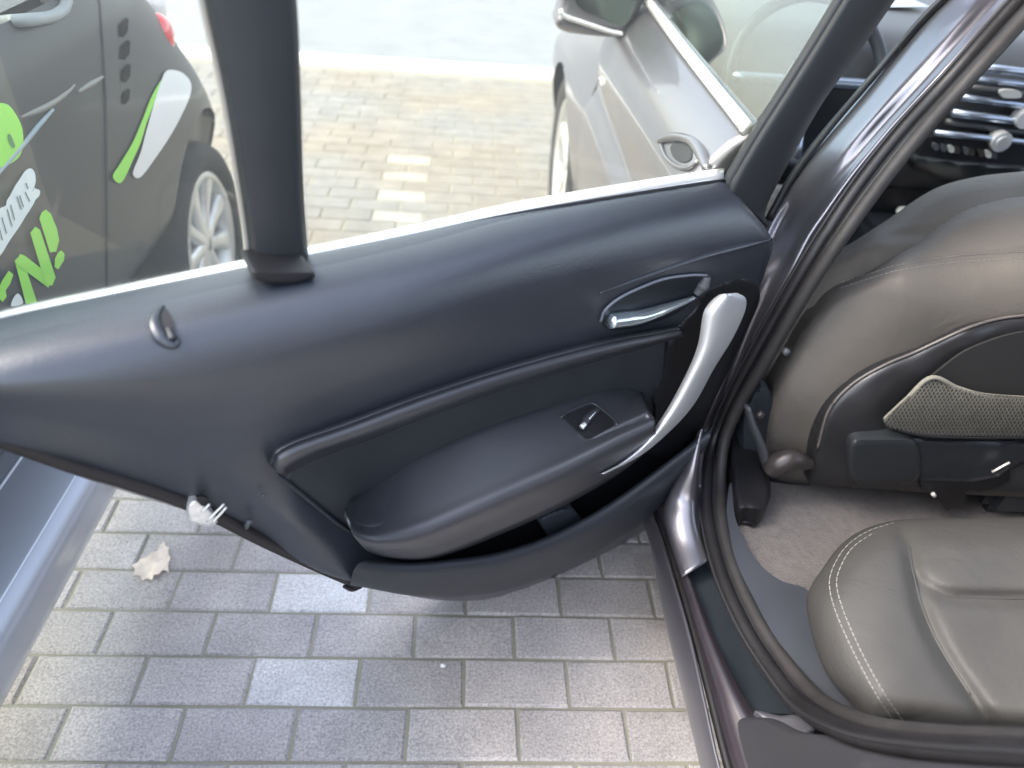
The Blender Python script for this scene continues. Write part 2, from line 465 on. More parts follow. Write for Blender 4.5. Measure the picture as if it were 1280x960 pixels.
# ================================================================== ground
ground = link("ground", mesh([(-400, -300, -.16), (400, -300, -.16), (400, 900, -.16), (-400, 900, -.16)], [(0, 1, 2, 3)]), road_m, smooth=False)
tag(ground, kind="structure")
KY = 4.80
road = link("road", mesh([(-60, KY + .19, -.02), (60, KY + .19, -.02), (60, 60, -.02), (-60, 60, -.02)], [(0, 1, 2, 3)]), road_m, smooth=False)
tag(road, kind="structure")
kerb = box("kerb", (0, KY + .09, -.055), (80, .20, .15), kerb_m, bev=.012); tag(kerb, kind="structure")
pavement = link("pavement", mesh([(-9, -4, -.0045), (9, -4, -.0045), (9, KY - .012, -.0045), (-9, KY - .012, -.0045)], [(0, 1, 2, 3)]), bed_m, smooth=False)
tag(pavement, kind="structure")

X0, Y0 = -0.375, 0.73
def paver_mesh(w_, d_, seed):
    r = random.Random(seed); j = .0026; c = .0035
    x, y = w_ / 2 - j, d_ / 2 - j
    def ring(ix, z, wob): return [(sx * (x - ix) + r.uniform(-wob, wob), sy * (y - ix) + r.uniform(-wob, wob), z) for sx, sy in ((-1, -1), (1, -1), (1, 1), (-1, 1))]
    V = ring(0, -.05, 0) + ring(0, -.004, .0012) + ring(c, 0, .0012)
    Fc = [(8, 9, 10, 11)]
    for a in (0, 4):
        for k in range(4): Fc.append((a + k, a + (k + 1) % 4, a + 4 + (k + 1) % 4, a + 4 + k))
    return V, Fc
variants = []
for s in range(6):
    V, Fc = paver_mesh(.2, .1, s)
    a = mesh(V, Fc); a.materials.append(pav_grey); b = a.copy(); b.materials.clear(); b.materials.append(pav_light)
    c_ = a.copy(); c_.materials.clear(); c_.materials.append(pav_dim); d_ = a.copy(); d_.materials.clear(); d_.materials.append(pav_dim_light)
    variants.append((a, b, c_, d_))
def proj(p):
    d = np.asarray(p) - CAM; z = d @ fw
    return 640 + F * (d @ sd) / z, 480 - F * (d @ up) / z, z
cells = []
for r in range(-12, int((KY - Y0) / .1) + 1):
    y = Y0 + r * .1 + .05
    if y + .05 > KY - .005: continue
    for c in range(-44, 46):
        x = X0 + c * .2 + .1 + (.1 if r % 2 else 0)
        if abs(x) > 8.9: continue
        px, py, z = proj((x, y, 0))
        vis = z > .2 and -70 < px < 1350 and -10 < py < 1010
        # the photo shows the paving only below the door, through its window and beside the cars
        vis = vis and x < .42 and x > -1.05 and (py > 580 + .2 * px * 0 or py < 400)
        light = (c == 0 and r % 2 == 0 and 0 <= r <= 26)
        cells.append((0 if vis else 1, z, x, y, r, light))
cells.sort()
rest_V, rest_F, rest_L = [], [], []
FAR_ROW = 13
count = 0
for k, (hid, z, x, y, r, light) in enumerate(cells):
    if (not hid and count < 290) or light:
        count += 1
        v = random.choice(variants)
        o = bpy.data.objects.new("paver", v[(1 if light else 0) + (2 if r >= FAR_ROW else 0)]); COL.objects.link(o)
        o.parent = pavement
        o.location = Vector((x, y, random.uniform(-.0012, .0012))) - WORLD_LOC[pavement.name]
        o.rotation_euler = (random.uniform(-.006, .006), random.uniform(-.004, .004), random.uniform(-.006, .006) + (math.pi if random.random() < .5 else 0))
        if light: o["label"] = "pale concrete paver of the bay marking"
    else:
        V, Fc = paver_mesh(.2, .1, k); n = len(rest_V)
        dz = random.uniform(-.0015, .0015)
        rest_V += [(a + x, b + y, c + dz) for a, b, c in V]; rest_F += [tuple(n + i for i in f) for f in Fc]; rest_L += [1 if r >= FAR_ROW else 0] * len(Fc)
o = link("paving_field", mesh(rest_V, rest_F), pav_far, pavement, smooth=False); o.data.materials.append(pav_far_dim); o.data.polygons.foreach_set("material_index", rest_L); o["kind"] = "stuff"

# grass and moss in some joints
mv, mf = [], []
for k in range(900):
    r = random.randint(0, 40); c = random.randint(-6, 5)
    if random.random() < .55:
        x = X0 + c * .2 + (.1 if r % 2 else 0) + random.gauss(0, .003); y = Y0 + r * .1 - .02 + random.random() * .1
    else:
        x = X0 + c * .2 + random.random() * .2; y = Y0 + r * .1 + random.gauss(0, .003)
    if x > .40 or y > 4.6: continue
    h = random.uniform(.002, .008); a = random.random() * 6.28; wd = random.uniform(.001, .003)
    n = len(mv); dx, dy = math.cos(a) * wd, math.sin(a) * wd
    mv += [(x - dx, y - dy, -.010), (x + dx, y + dy, -.010), (x + random.gauss(0, .004), y + random.gauss(0, .004), -.003 + h * .6)]; mf.append((n, n + 1, n + 2))
moss = link("joint_moss", mesh(mv, mf), mat("moss", (0.16, 0.19, 0.06), 0.9, var=.4, vscale=50), pavement, smooth=False); moss["kind"] = "stuff"

# ================================================================== our car
car = thing("hatchback_car", (1.2, .9, 0), "dark violet hatchback with its rear side door standing open", "car")

# ---- rear door (open)
BELT = [(-170, 452), (0, 404), (150, 371), (310, 338), (400, 320), (520, 295), (640, 268), (760, 247), (880, 228), (905, 225)]
def shift(pts, dx, dy): return [(x + dx, y + dy) for x, y in pts]
N3 = DN * 1.0
CARD_POLY = BELT + [(938, 262), (965, 300), (958, 335), (945, 372), (935, 410), (915, 455), (890, 505), (874, 548), (862, 580), (840, 615), (800, 655), (740, 692), (680, 722),
             (620, 740), (560, 747), (500, 743), (455, 732), (400, 715), (330, 683), (245, 640), (160, 610), (95, 590), (0, 560), (-170, 500)]
def shrink(poly, k, dy=0):
    c = np.mean(poly, 0); return [(c[0] + (x - c[0]) * k, c[1] + (y - c[1]) * k + dy) for x, y in poly]
SHELL_POLY = shift(BELT[:-2], 0, 8) + [(840, 250), (880, 300)] + shrink(CARD_POLY[len(BELT) + 3:-4], .90, -10) + [(95, 560), (0, 525), (-170, 480)]
door = relief("rear_door", SHELL_POLY, [(0, 0, -.085)], 'n', paint, car, step=8, back=N3 * .06, edge=(60, .035))
CT = [(0, 535, .050), (150, 560, .050), (250, 580, .052), (330, 556, .054), (310, 600, .052), (370, 655, .050), (-170, 490, .045), (400, 520, .052), (500, 485, .050), (600, 450, .052), (700, 420, .054),
      (780, 400, .052), (840, 395, .050), (900, 350, .055), (925, 400, .045), (900, 470, .03), (870, 540, .03),
      (425, 605, .022), (500, 565, .020), (600, 520, .020), (700, 485, .020), (800, 455, .020), (850, 450, .022), (500, 640, .02), (600, 610, .02), (700, 580, .02), (800, 530, .02),
      (390, 615, .030), (600, 690, .02), (700, 650, .02), (800, 590, .02), (440, 728, .045), (560, 744, .045), (740, 690, .045), (860, 575, .035),
      (95, 588, .022), (245, 638, .022), (330, 682, .022), (0, 558, .03)]
BX = catmull(BELT, 300)
LX = catmull([(-172, 492), (0, 556), (95, 582), (200, 602), (300, 592), (400, 552), (530, 500), (640, 462), (760, 428), (850, 408), (970, 372)], 300)
ctf = tps(CT)
def sm01(v): v = np.clip(v, 0, 1); return v * v * (3 - 2 * v)
def card_n(Q):
    x = Q[:, 0]; t = np.clip(Q[:, 1] - np.interp(x, BX[:, 0], BX[:, 1]), 0, None)
    L_ = np.interp(x, LX[:, 0], LX[:, 1]) - np.interp(x, BX[:, 0], BX[:, 1]); v = t / L_
    A_ = .105 - .036 * sm01((x - 480) / 420)
    upper = A_ * (1 - np.exp(-t / 40.0)) * (1 - .38 * sm01((v - .45) / .55))
    w_ = sm01((1.02 - v) / .30)
    return w_ * upper + (1 - w_) * ctf(Q)
card = relief("door_card", CARD_POLY, CT, 'n', plastic, door, step=4, back=-N3 * .015, edge=(7, .008), npoly=500, fn=card_n)
card_bvh = bvh_of(card)
# window sill moulding (bright strip) and inner lip
loft("sill_moulding", [at(shift(BELT, 0, -1), 'n', -.004), at(shift(BELT, 0, -5), 'n', -.007), at(shift(BELT, 0, -13), 'n', -.020), at(shift(BELT, 0, -15), 'n', -.034)], chrome, door, N=60, sub=3, back=(0, 0, -.02))
tube("glass_wiper", at(shift(BELT, 0, 1.5), 'n', -.001), .0035, black, door, n=60, seg=8)
# glass
gp = [(-170, 440), (318, 325), (258, 0), (215, -190), (-170, -190)]
slab("quarter_glass", gp, 'n', -.016, glass, door, -N3 * .004)
gp2 = [(386, 315), (520, 290), (700, 255), (915, 220), (1052, 0), (1120, -110), (1120, -190), (350, -190), (372, 0)]
slab("door_glass", gp2, 'n', -.016, glass, door, -N3 * .004)
# divider bar between the panes
DIVL = [(222, -190), (257, 0), (283, 120), (303, 240), (317, 335), (322, 349)]
DIVR = [(352, -190), (371, 0), (376, 120), (380, 240), (386, 325), (390, 346)]
def mid(a, b, t): return [(p[0] * (1 - t) + q[0] * t, p[1] * (1 - t) + q[1] * t) for p, q in zip(a, b)]
loft("window_divider", [at(DIVL, 'n', -.007), at(mid(DIVL, DIVR, .04), 'n', .004), at(mid(DIVL, DIVR, .12), 'n', .012), at(mid(DIVL, DIVR, .5), 'n', .016), at(mid(DIVL, DIVR, .88), 'n', .012), at(mid(DIVL, DIVR, .96), 'n', .004), at(DIVR, 'n', -.007)],
     frame_m, door, N=50, sub=4, back=-N3 * .01)
tube("divider_strip", at(shift(DIVL, -4, 0)[:-1], 'n', -.010), .0035, mat("strip_beige", (.30, .28, .24), .6), door, n=40, seg=8)  # thin beige strip beside the divider
relief("divider_boot", [(315, 342), (322, 351), (345, 355), (372, 354), (393, 347), (390, 339), (350, 338), (320, 339)], [(0, 0, .058)], 'n', black, door, step=3, back=-N3 * .05, edge=(4, .004))
# front upright of the window frame
FL = [(904, 240), (911, 225), (945, 168), (981, 112), (1016, 56), (1050, 0), (1150, -165)]
FR = [(962, 285), (957, 262), (988, 200), (1027, 131), (1072, 68), (1119, 0), (1235, -165)]
loft("window_frame", [at(FL, 'n', -.007), at(mid(FL, FR, .04), 'n', .008), at(mid(FL, FR, .15), 'n', .020), at(mid(FL, FR, .5), 'n', .024), at(mid(FL, FR, .85), 'n', .020), at(mid(FL, FR, .97), 'n', .006), at(FR, 'n', -.015)],
     frame_m, door, N=50, sub=4, back=-N3 * .012)
TOPL = [(-170, -200), (200, -200), (600, -200), (1190, -170)]
tube("frame_top_rail", at(TOPL, 'n', .0), .022, frame_m, door, n=40, seg=10)
# upper pad end crease
tube("pad_welt", surf([(963, 299), (925, 309), (886, 319), (845, 332), (800, 348), (750, 366)], card_bvh, .0), [.004, .005, .005, .004, .003, .001], plastic, door, n=50, seg=10)
# ridge over the arm-rest bay
rid = [([(336, 581), (343, 562), (368, 548), (430, 527), (530, 490), (640, 455), (760, 424), (850, 410)], .046),
       ([(341, 585), (349, 569), (376, 556), (434, 536), (532, 500), (642, 464), (761, 432), (852, 413)], .068),
       ([(349, 592), (362, 580), (388, 567), (440, 549), (538, 512), (645, 475), (763, 441), (854, 418)], .070),
       ([(356, 596), (374, 585), (398, 573), (446, 556), (541, 519), (647, 482), (764, 447), (854, 422)], .038)]
loft("bay_ridge", [at(p, 'n', v) for p, v in rid], armplastic, door, N=70, sub=5, back=-N3 * .01)
# fabric insert
relief("bay_insert", [(349, 590), (374, 582), (398, 570), (446, 553), (541, 516), (647, 479), (764, 444), (850, 424), (835, 465), (818, 500), (810, 540), (700, 600), (520, 650), (440, 668), (395, 632)],
       [(350, 590, .040), (440, 556, .034), (541, 519, .032), (647, 482, .032), (764, 447, .034), (850, 424, .040), (815, 500, .036), (700, 590, .036), (440, 665, .040), (395, 630, .040), (550, 580, .030), (680, 530, .030)],
       'n', insertm, door, step=4, back=-N3 * .008)
tube("insert_piping", at([(345, 592), (370, 612), (397, 634), (420, 652), (438, 664)], 'n', .044), .003, plastic2, door, n=40, seg=8)
# armrest
AB = [(446, 634), (456, 624), (474, 608), (518, 578), (600, 540), (700, 506), (765, 487), (803, 490)]
AF = [(437, 650), (444, 662), (470, 669), (522, 660), (601, 627), (700, 583), (769, 548), (818, 524)]
AG = [(437, 659), (447, 675), (475, 683), (526, 678), (604, 645), (700, 601), (770, 565), (819, 537)]
AH = [(445, 672), (456, 685), (488, 696), (540, 695), (615, 668), (703, 628), (776, 587), (821, 550)]
AI = [(451, 679), (463, 691), (494, 699), (545, 698), (618, 671), (705, 632), (777, 590), (822, 552)]
ar = [(mid_(AB, AF, t), .034 + .096 * t) for t in (0, .12, .3, .5, .7, .85)] + [(AF, .130), (mid_(AF, AG, .5), .1365), (AG, .137), (mid_(AG, AH, .35), .131), (mid_(AG, AH, .7), .120), (AH, .108), (AI, .060), (mid_(AI, AB, .1), .05)]
arm = loft("armrest", [at(p, 'n', v) for p, v in ar], armplastic, door, N=90, sub=4, back=-N3 * .02)
arm_bvh = bvh_of(arm)
# window switch on the armrest
decal("switch_panel", [(704, 522), (708, 518), (736, 507), (743, 507), (767, 527), (767, 531), (738, 548), (732, 548)], arm_bvh, black, door, lift=.0025, smooth_poly=False)
tube("switch_rim", surf([(701, 522), (712, 514), (738, 504), (750, 510), (768, 525), (771, 531)], arm_bvh, .003), .0016, armplastic, door, n=30, seg=6)
sw = surf([(728, 534), (733, 525), (742, 516), (748, 512)], arm_bvh, .008)
tube("window_switch", sw, [.006, .0075, .007, .004], dashm, door, n=16, seg=10)
tube("switch_highlight", surf([(727, 534), (731, 530)], arm_bvh, .014), [.0045, .004], chrome, door, n=6, seg=10)  # bright pieces set here as the switch's highlight and glint
tube("switch_glint", surf([(736, 524), (744, 515)], arm_bvh, .014), [.0018, .0015], silver, door, n=6, seg=8)
# map pocket
pk = [([(480, 706), (545, 704), (620, 690), (700, 664), (770, 630), (840, 585), (882, 548)], .030),
      ([(462, 700), (510, 703), (566, 699), (625, 690), (690, 668), (760, 630), (840, 572), (888, 535)], .094),
      ([(446, 706), (500, 712), (570, 708), (632, 698), (700, 674), (768, 638), (842, 583), (888, 546)], .108),
      ([(440, 720), (500, 730), (575, 728), (650, 711), (735, 673), (800, 632), (850, 594), (880, 562)], .106),
      ([(438, 731), (500, 742), (560, 746), (620, 740), (680, 722), (740, 692), (800, 655), (842, 615), (870, 578)], .080),
      ([(440, 728), (500, 738), (560, 741), (620, 735), (680, 717), (740, 688), (800, 650), (842, 610), (870, 575)], .020)]
loft("door_pocket", [at(p, 'n', v) for p, v in pk], plastic2, door, N=90, sub=6)
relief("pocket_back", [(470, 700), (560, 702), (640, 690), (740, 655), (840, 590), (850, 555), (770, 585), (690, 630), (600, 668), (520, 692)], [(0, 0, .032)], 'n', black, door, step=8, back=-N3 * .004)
relief("pocket_divider", [(676, 648), (712, 634), (722, 642), (728, 654), (690, 672), (680, 662)], [(0, 0, .075)], 'n', plastic2, door, step=3, back=-N3 * .02, edge=(4, .004))
# corner piece behind the pull handle
relief("handle_surround", [(838, 420), (868, 385), (884, 360), (930, 345), (950, 370), (925, 430), (898, 490), (868, 545), (836, 572), (800, 560), (818, 520), (815, 495), (828, 462)],
       [(840, 430, .050), (930, 350, .052), (940, 400, .050), (880, 500, .046), (810, 540, .050), (830, 480, .040), (870, 440, .044)], 'n', black, door, step=4, back=-N3 * .01, edge=(8, .006))
# pull handle
HL = [(899, 368), (888, 376), (878, 391), (871, 432), (855, 471), (829, 518), (801, 555), (772, 580), (750, 592)]
HR = [(922, 366), (933, 373), (932, 390), (916, 424), (893, 461), (869, 504), (840, 537), (803, 568), (756, 593)]
HC = mid(HL, HR, .45)
def hn(a, b): return np.linspace(a, b, 9)
loft("pull_handle", [at(mid(HL, HR, .15), 'n', hn(.085, .10)), at(mid(HL, HR, .02), 'n', hn(.105, .118)), at(mid(HL, HR, .18), 'n', hn(.122, .128)), at(HC, 'n', hn(.130, .131)), at(mid(HL, HR, .75), 'n', hn(.122, .128)),
                     at(mid(HL, HR, .98), 'n', hn(.100, .118)), at(mid(HL, HR, .85), 'n', hn(.085, .10)), at(mid(HL, HR, .5), 'n', hn(.080, .095))], silver, door, N=60, sub=5, closed=True)
# release handle and its cup
cup = [(752, 403), (757, 388), (772, 374), (795, 362), (829, 350), (865, 345), (884, 346), (878, 360), (868, 374), (845, 392), (815, 404), (785, 411), (762, 412)]
decal("release_cup_shade", cup, card_bvh, mat("cup_shade", (.006, .009, .014), .4), door, lift=.004)  # dark patch on the card; the recess's shade is in its colour
tube("cup_rim", surf([(751, 402), (756, 388), (772, 374), (795, 362), (829, 349), (862, 344), (884, 344)], card_bvh, .006), .0022, mat("rim_grey", (.14, .15, .18), .3), door, n=50, seg=8)
tube("cup_side", surf([(884, 346), (878, 358), (870, 368)], card_bvh, .010), [.006, .011, .006], trim_grey, door, n=16, seg=10)
lv = surf([(762, 401), (778, 399), (800, 396), (826, 388), (848, 380), (868, 372)], card_bvh, .016)
tube("release_lever", lv, [.013, .0135, .012, .010, .007, .004], mat("lever_chrome", (.62, .70, .75), .22, metal=.9), door, n=40, seg=14, flat=.85)
# lock pin boss
boss = surf([(203, 383), (196, 392), (193, 404), (198, 418), (208, 428), (219, 431), (222, 424)], card_bvh, .002)
tube("lock_pin_boss", boss, [.003, .0045, .006, .007, .007, .005, .003], plastic, door, n=40, seg=12)
decal("lock_pin_hole", [(200, 386), (208, 386), (214, 398), (218, 412), (215, 422), (208, 420), (201, 408), (198, 396)], card_bvh, black, door, lift=.004)
tube("lock_pin", surf([(210, 410), (216, 424)], card_bvh, .006), [.003, .005], dashm, door, n=8, seg=8)
# edge seal along the low rear edge of the door
EDG = [(-170, 487), (-60, 528), (0, 548), (95, 582), (160, 602), (245, 632), (330, 675), (400, 708), (446, 728)]
tube("door_edge_seal", at(EDG, 'n', .026), .010, mat("edge_rubber", (.016, .013, .013), .6), door, n=90, seg=10)
tube("edge_tab", at([(430, 733), (441, 736), (452, 733)], 'n', .03), [.003, .005, .003], black, door, n=10, seg=8)
# latch
lt = [(234, 632), (244, 624), (255, 630), (266, 640), (272, 652), (262, 658), (248, 656), (236, 650)]
relief("door_latch", lt, [(0, 0, .044)], 'n', steel, door, step=2, back=-N3 * .02, edge=(4, .006))
for a, b in (((258, 652), (280, 630)), ((264, 655), (283, 634)), ((252, 640), (262, 630))):
    tube("latch_claw", at([a, b], 'n', .052), .0016, steel, door, n=6, seg=8)
relief("latch_slot", [(246, 622), (258, 622), (262, 630), (252, 632)], [(0, 0, .048)], 'n', black, door, step=2, back=-N3 * .004)
tube("edge_stud", at([(308, 660), (311, 652), (315, 653)], 'n', .044), [.003, .004, .003], trim_grey, door, n=10, seg=8)
tube("screw_head", at([(328, 618), (331, 620)], 'n', .056), .002, trim_grey, door, n=4, seg=8)

# ---- door opening: B pillar, sill, seals
def xs(p):      # how far inboard the pillar leans, by height in the photo
    p = np.asarray(p, float); return np.interp(p[:, 1], [-170, 20, 100, 250, 330, 560], [.90, .715, .642, .545, .512, .48])
def pil(p, dx=0.0):
    k = np.clip((600 - np.asarray(p, float)[:, 1]) / 380, 0, 1)
    return at(p, 'x', xs(p) + dx * (.3 + .7 * k))
P0 = [(1306, -170), (1190, -20), (1148, 25), (1088, 95), (1031, 160), (985, 222), (948, 290), (925, 350), (905, 420), (885, 490), (862, 560)]
P1 = [(1318, -170), (1204, -20), (1160, 25), (1098, 95), (1042, 160), (998, 222), (962, 285), (940, 345), (915, 420), (893, 490), (868, 560)]
P2 = [(1345, -170), (1235, -20), (1200, 25), (1140, 90), (1080, 160), (1030, 215), (975, 275), (955, 345), (925, 420), (900, 490), (872, 560)]
P3 = [(1362, -170), (1262, -20), (1222, 25), (1160, 95), (1100, 160), (1048, 225), (1000, 290), (968, 350), (935, 420), (905, 490), (875, 560)]
P4 = [(1380, -170), (1280, -20), (1240, 25), (1178, 95), (1117, 160), (1064, 225), (1018, 290), (985, 350), (945, 420), (912, 490), (880, 560)]
loft("b_pillar", [pil(P0, .05), pil(P0, .0), pil(P1, .003), pil(mid(P1, P2, .5), .011), pil(P2, .020), pil(mid(P2, P3, .5), .030), pil(P3, .042), pil(P4, .052), pil(P4, .10)], paint, car, N=70, sub=5)
# hinge cover: dark edge at the pillar's front
tube("pillar_flange", pil([(1312, -170), (1196, -20), (1152, 25), (1092, 95), (1035, 162), (990, 222), (960, 275)], -.006), .006, black, car, n=60, seg=10)
# upper seal runs
S1 = [(1400, -170), (1292, -20), (1252, 25), (1190, 95), (1130, 160), (1078, 225), (1030, 295), (990, 360), (950, 430), (914, 497), (893, 550)]
S2 = [(1425, -170), (1318, -20), (1278, 25), (1212, 98), (1150, 168), (1096, 236), (1046, 306), (1003, 372), (962, 442), (926, 503), (906, 550)]
low1 = [(882, 600), (884, 650), (900, 715), (928, 780), (962, 835), (1002, 884)]
low2 = [(900, 600), (902, 650), (915, 705), (944, 770), (982, 828), (1024, 874)]
def sill_path(p, z): return at(p, 'z', z)
end1 = at([(1060, 915), (1140, 931), (1290, 942), (1420, 946)], 'x', [.462, .466, .47, .48])
end2 = at([(1076, 902), (1150, 917), (1290, 927), (1420, 930)], 'x', [.480, .484, .49, .50])
seal1 = np.vstack([pil(S1, .062), sill_path(low1, np.array([.33, .315, .31, .315, .33, .37])), end1])
seal2 = np.vstack([pil(S2, .074), sill_path(low2, np.array([.33, .32, .315, .32, .34, .385])), end2])
tube("door_seal", seal1, .0125, rubber, car, n=260, seg=12)
tube("door_seal", seal2, .0110, mat("seal_cloth", (.026, .024, .024), .6, var=.2, vscale=30, bump=.4, bscale=500), car, n=260, seg=12)
tube("door_seal", (seal1 + seal2) / 2 + np.array([.004, 0, -.004]), .0095, black, car, n=260, seg=8)
tube("seal_lip", seal1 * np.array([1, 1, 1]) + np.array([-.013, 0, .004]), .0030, mat("lip_grey", (.02, .02, .022), .5), car, n=260, seg=8)
# lower pillar: bright painted step below the open door
FZ = np.array([.46, .40, .345, .325, .305, .295])
PFa = [(872, 540), (852, 585), (833, 622), (829, 645), (838, 680), (852, 722)]
PFb = [(880, 534), (873, 585), (872, 622), (872, 645), (878, 672), (888, 700)]
loft("pillar_foot", [at(PFa, 'z', FZ - .03), at(mid(PFa, PFb, .04), 'z', FZ), at(mid(PFa, PFb, .3), 'z', FZ + .012), at(mid(PFa, PFb, .6), 'z', FZ + .018), at(mid(PFa, PFb, .9), 'z', FZ + .018), at(PFb, 'z', FZ + .005)], paint, car, N=40, sub=6, back=(.02, .03, -.02))
# sill: rows from the outer rocker inwards
sA = [(792, 600), (800, 640), (812, 678), (834, 785), (856, 875), (875, 955), (900, 1060)]
sB = [(806, 600), (814, 640), (832, 690), (861, 787), (881, 875), (899, 955), (930, 1060)]
sC = [(812, 600), (820, 640), (838, 690), (866, 785), (888, 870), (908, 950), (940, 1060)]
sD = [(822, 600), (829, 645), (845, 690), (875, 787), (904, 862), (930, 915), (975, 1010)]
sE = [(834, 600), (838, 655), (856, 700), (886, 780), (918, 850), (950, 905), (1010, 1000)]
loft("rocker_panel", [at(sA, 'z', .14), at(sA, 'z', .19), at(mid(sA, sB, .45), 'z', .235), at(sB, 'z', .262), at(sB, 'z', .24)], paint, car, N=60, sub=6)
tube("rocker_gap_seal", at(sC, 'z', .250), .0065, rubber, car, n=60, seg=10)
loft("sill_flange", [at(sC, 'z', .245), at(mid(sC, sD, .5), 'z', .272), at(sD, 'z', .285), at(mid(sD, sE, .6), 'z', .290), at(sE, 'z', .282)], mat("flange_paint", (.045, .038, .046), .35, metal=.3, coat=.5, var=.15, vscale=12), car, N=60, sub=5)
pl = [(846, 690), (850, 672), (862, 664), (874, 668), (886, 700), (905, 745), (935, 805), (968, 855), (996, 888), (975, 892), (945, 886), (925, 860), (898, 812), (868, 745)]
relief("sill_plate", pl, [(846, 690, .272), (874, 668, .272), (905, 745, .268), (996, 890, .262), (945, 886, .262), (898, 812, .268), (880, 750, .262), (940, 850, .250)], 'z', platem, car, step=3, back=(0, 0, -.02))
loft("sill_step", [at([(880, 700), (905, 760), (938, 822), (972, 868), (1000, 895)], 'z', .255), at([(884, 696), (908, 752), (942, 814), (978, 862), (1012, 896)], 'z', .300), at([(890, 694), (916, 750), (950, 808), (988, 858), (1022, 898)], 'z', .315)],
     mat("step_paint", (.050, .042, .042), .35, coat=.5, var=.2, vscale=20), car, N=40, sub=4)
relief("sill_end_cap", [(944, 888), (975, 894), (1000, 893), (1020, 908), (1010, 918), (985, 914), (958, 903)], [(0, 0, .300)], 'z', mat("cap_grey", (.10, .10, .115), .35), car, step=2, back=(0, 0, -.02), edge=(6, .01))
relief("rear_quarter_lower", [(922, 905), (948, 898), (985, 915), (1020, 920), (1060, 935), (1130, 950), (1290, 962), (1500, 970), (1500, 1150), (990, 1150), (950, 1010)],
       [(922, 905, .40), (948, 898, .425), (1020, 918, .445), (1130, 948, .450), (1290, 962, .450), (1500, 970, .46), (1500, 1150, .37), (950, 1010, .365), (1100, 1050, .37), (1000, 950, .42)], 'x', paint, car, step=6, back=(.02, 0, 0))
# inner sill trim between the seal and the seat
relief("inner_sill_trim", [(914, 600), (920, 650), (945, 700), (975, 725), (1012, 740), (1022, 790), (1050, 850), (1092, 905), (1062, 895), (1020, 862), (980, 812), (945, 755), (920, 700), (908, 650)],
       [(914, 600, .335), (945, 700, .330), (1012, 740, .330), (1022, 790, .345), (1092, 905, .42), (1020, 862, .36), (945, 755, .325), (908, 650, .325), (985, 780, .340)], 'z', mat("kick_trim", (.042, .046, .056), .42, var=.1, vscale=12), car, step=4, back=(0, 0, -.01))
relief("rear_sill_trim", [(1082, 906), (1120, 908), (1180, 912), (1290, 918), (1500, 925), (1500, 942), (1290, 934), (1150, 924), (1090, 914)],
       [(0, 0, .515)], 'x', mat("beige_trim", (.15, .14, .125), .5, var=.1, vscale=20), car, step=3, back=(.02, 0, 0), edge=(5, .006))

# ---- floor carpet
carp = relief("carpet", [(905, 560), (1290, 560), (1500, 560), (1500, 900), (1150, 900), (1012, 800), (985, 735), (945, 705), (918, 660)],
       [(905, 560, .26), (1290, 560, .24), (1500, 560, .24), (1500, 900, .24), (1150, 900, .26), (1012, 800, .30), (985, 735, .315), (918, 660, .30), (1100, 640, .235), (1200, 620, .235), (1000, 650, .27)], 'z', carpetm, car, step=6, back=(0, 0, -.02))

# ---- rear seat cushion
CUSH = [(1081, 661), (1122, 650), (1180, 648), (1300, 648), (1500, 650), (1500, 935), (1290, 922), (1180, 915), (1092, 905), (1062, 878), (1032, 840), (1014, 790), (1009, 745), (1030, 708), (1052, 680)]
SEAM1 = [(1126, 662), (1137, 685), (1141, 712), (1154, 762), (1177, 812), (1213, 868), (1250, 920)]
SEAM2 = [(1148, 724), (1168, 738), (1192, 746), (1240, 748), (1300, 748), (1510, 748)]
CC = [(1081, 661, .508), (1180, 648, .506), (1300, 648, .506), (1500, 650, .506), (1500, 935, .525), (1290, 922, .525), (1092, 905, .515), (1032, 840, .505), (1009, 745, .500), (1040, 700, .505),
      (1060, 760, .532), (1100, 860, .540), (1100, 720, .538), (1130, 800, .542), (1200, 700, .532), (1350, 700, .532), (1250, 800, .528), (1400, 820, .53), (1330, 880, .53)]
ccf = tps(CC)
def cush_z(Q):
    s1, s2 = pdist(Q, SEAM1), pdist(Q, SEAM2)
    z = ccf(Q) - .012 * np.exp(-(s1 / 11) ** 2) - .010 * np.exp(-s1 / 30)
    m_ = 1 / (1 + np.exp(-(Q[:, 0] - 1150) / 8))
    return z - m_ * (.012 * np.exp(-(s2 / 10) ** 2) + .008 * np.exp(-s2 / 26))
cush = relief("rear_seat", CUSH, CC, 'z', leather2, car, step=3, back=(.10, .02, -.10), edge=(42, .10), npoly=500, fn=cush_z)
cb = bvh_of(cush)
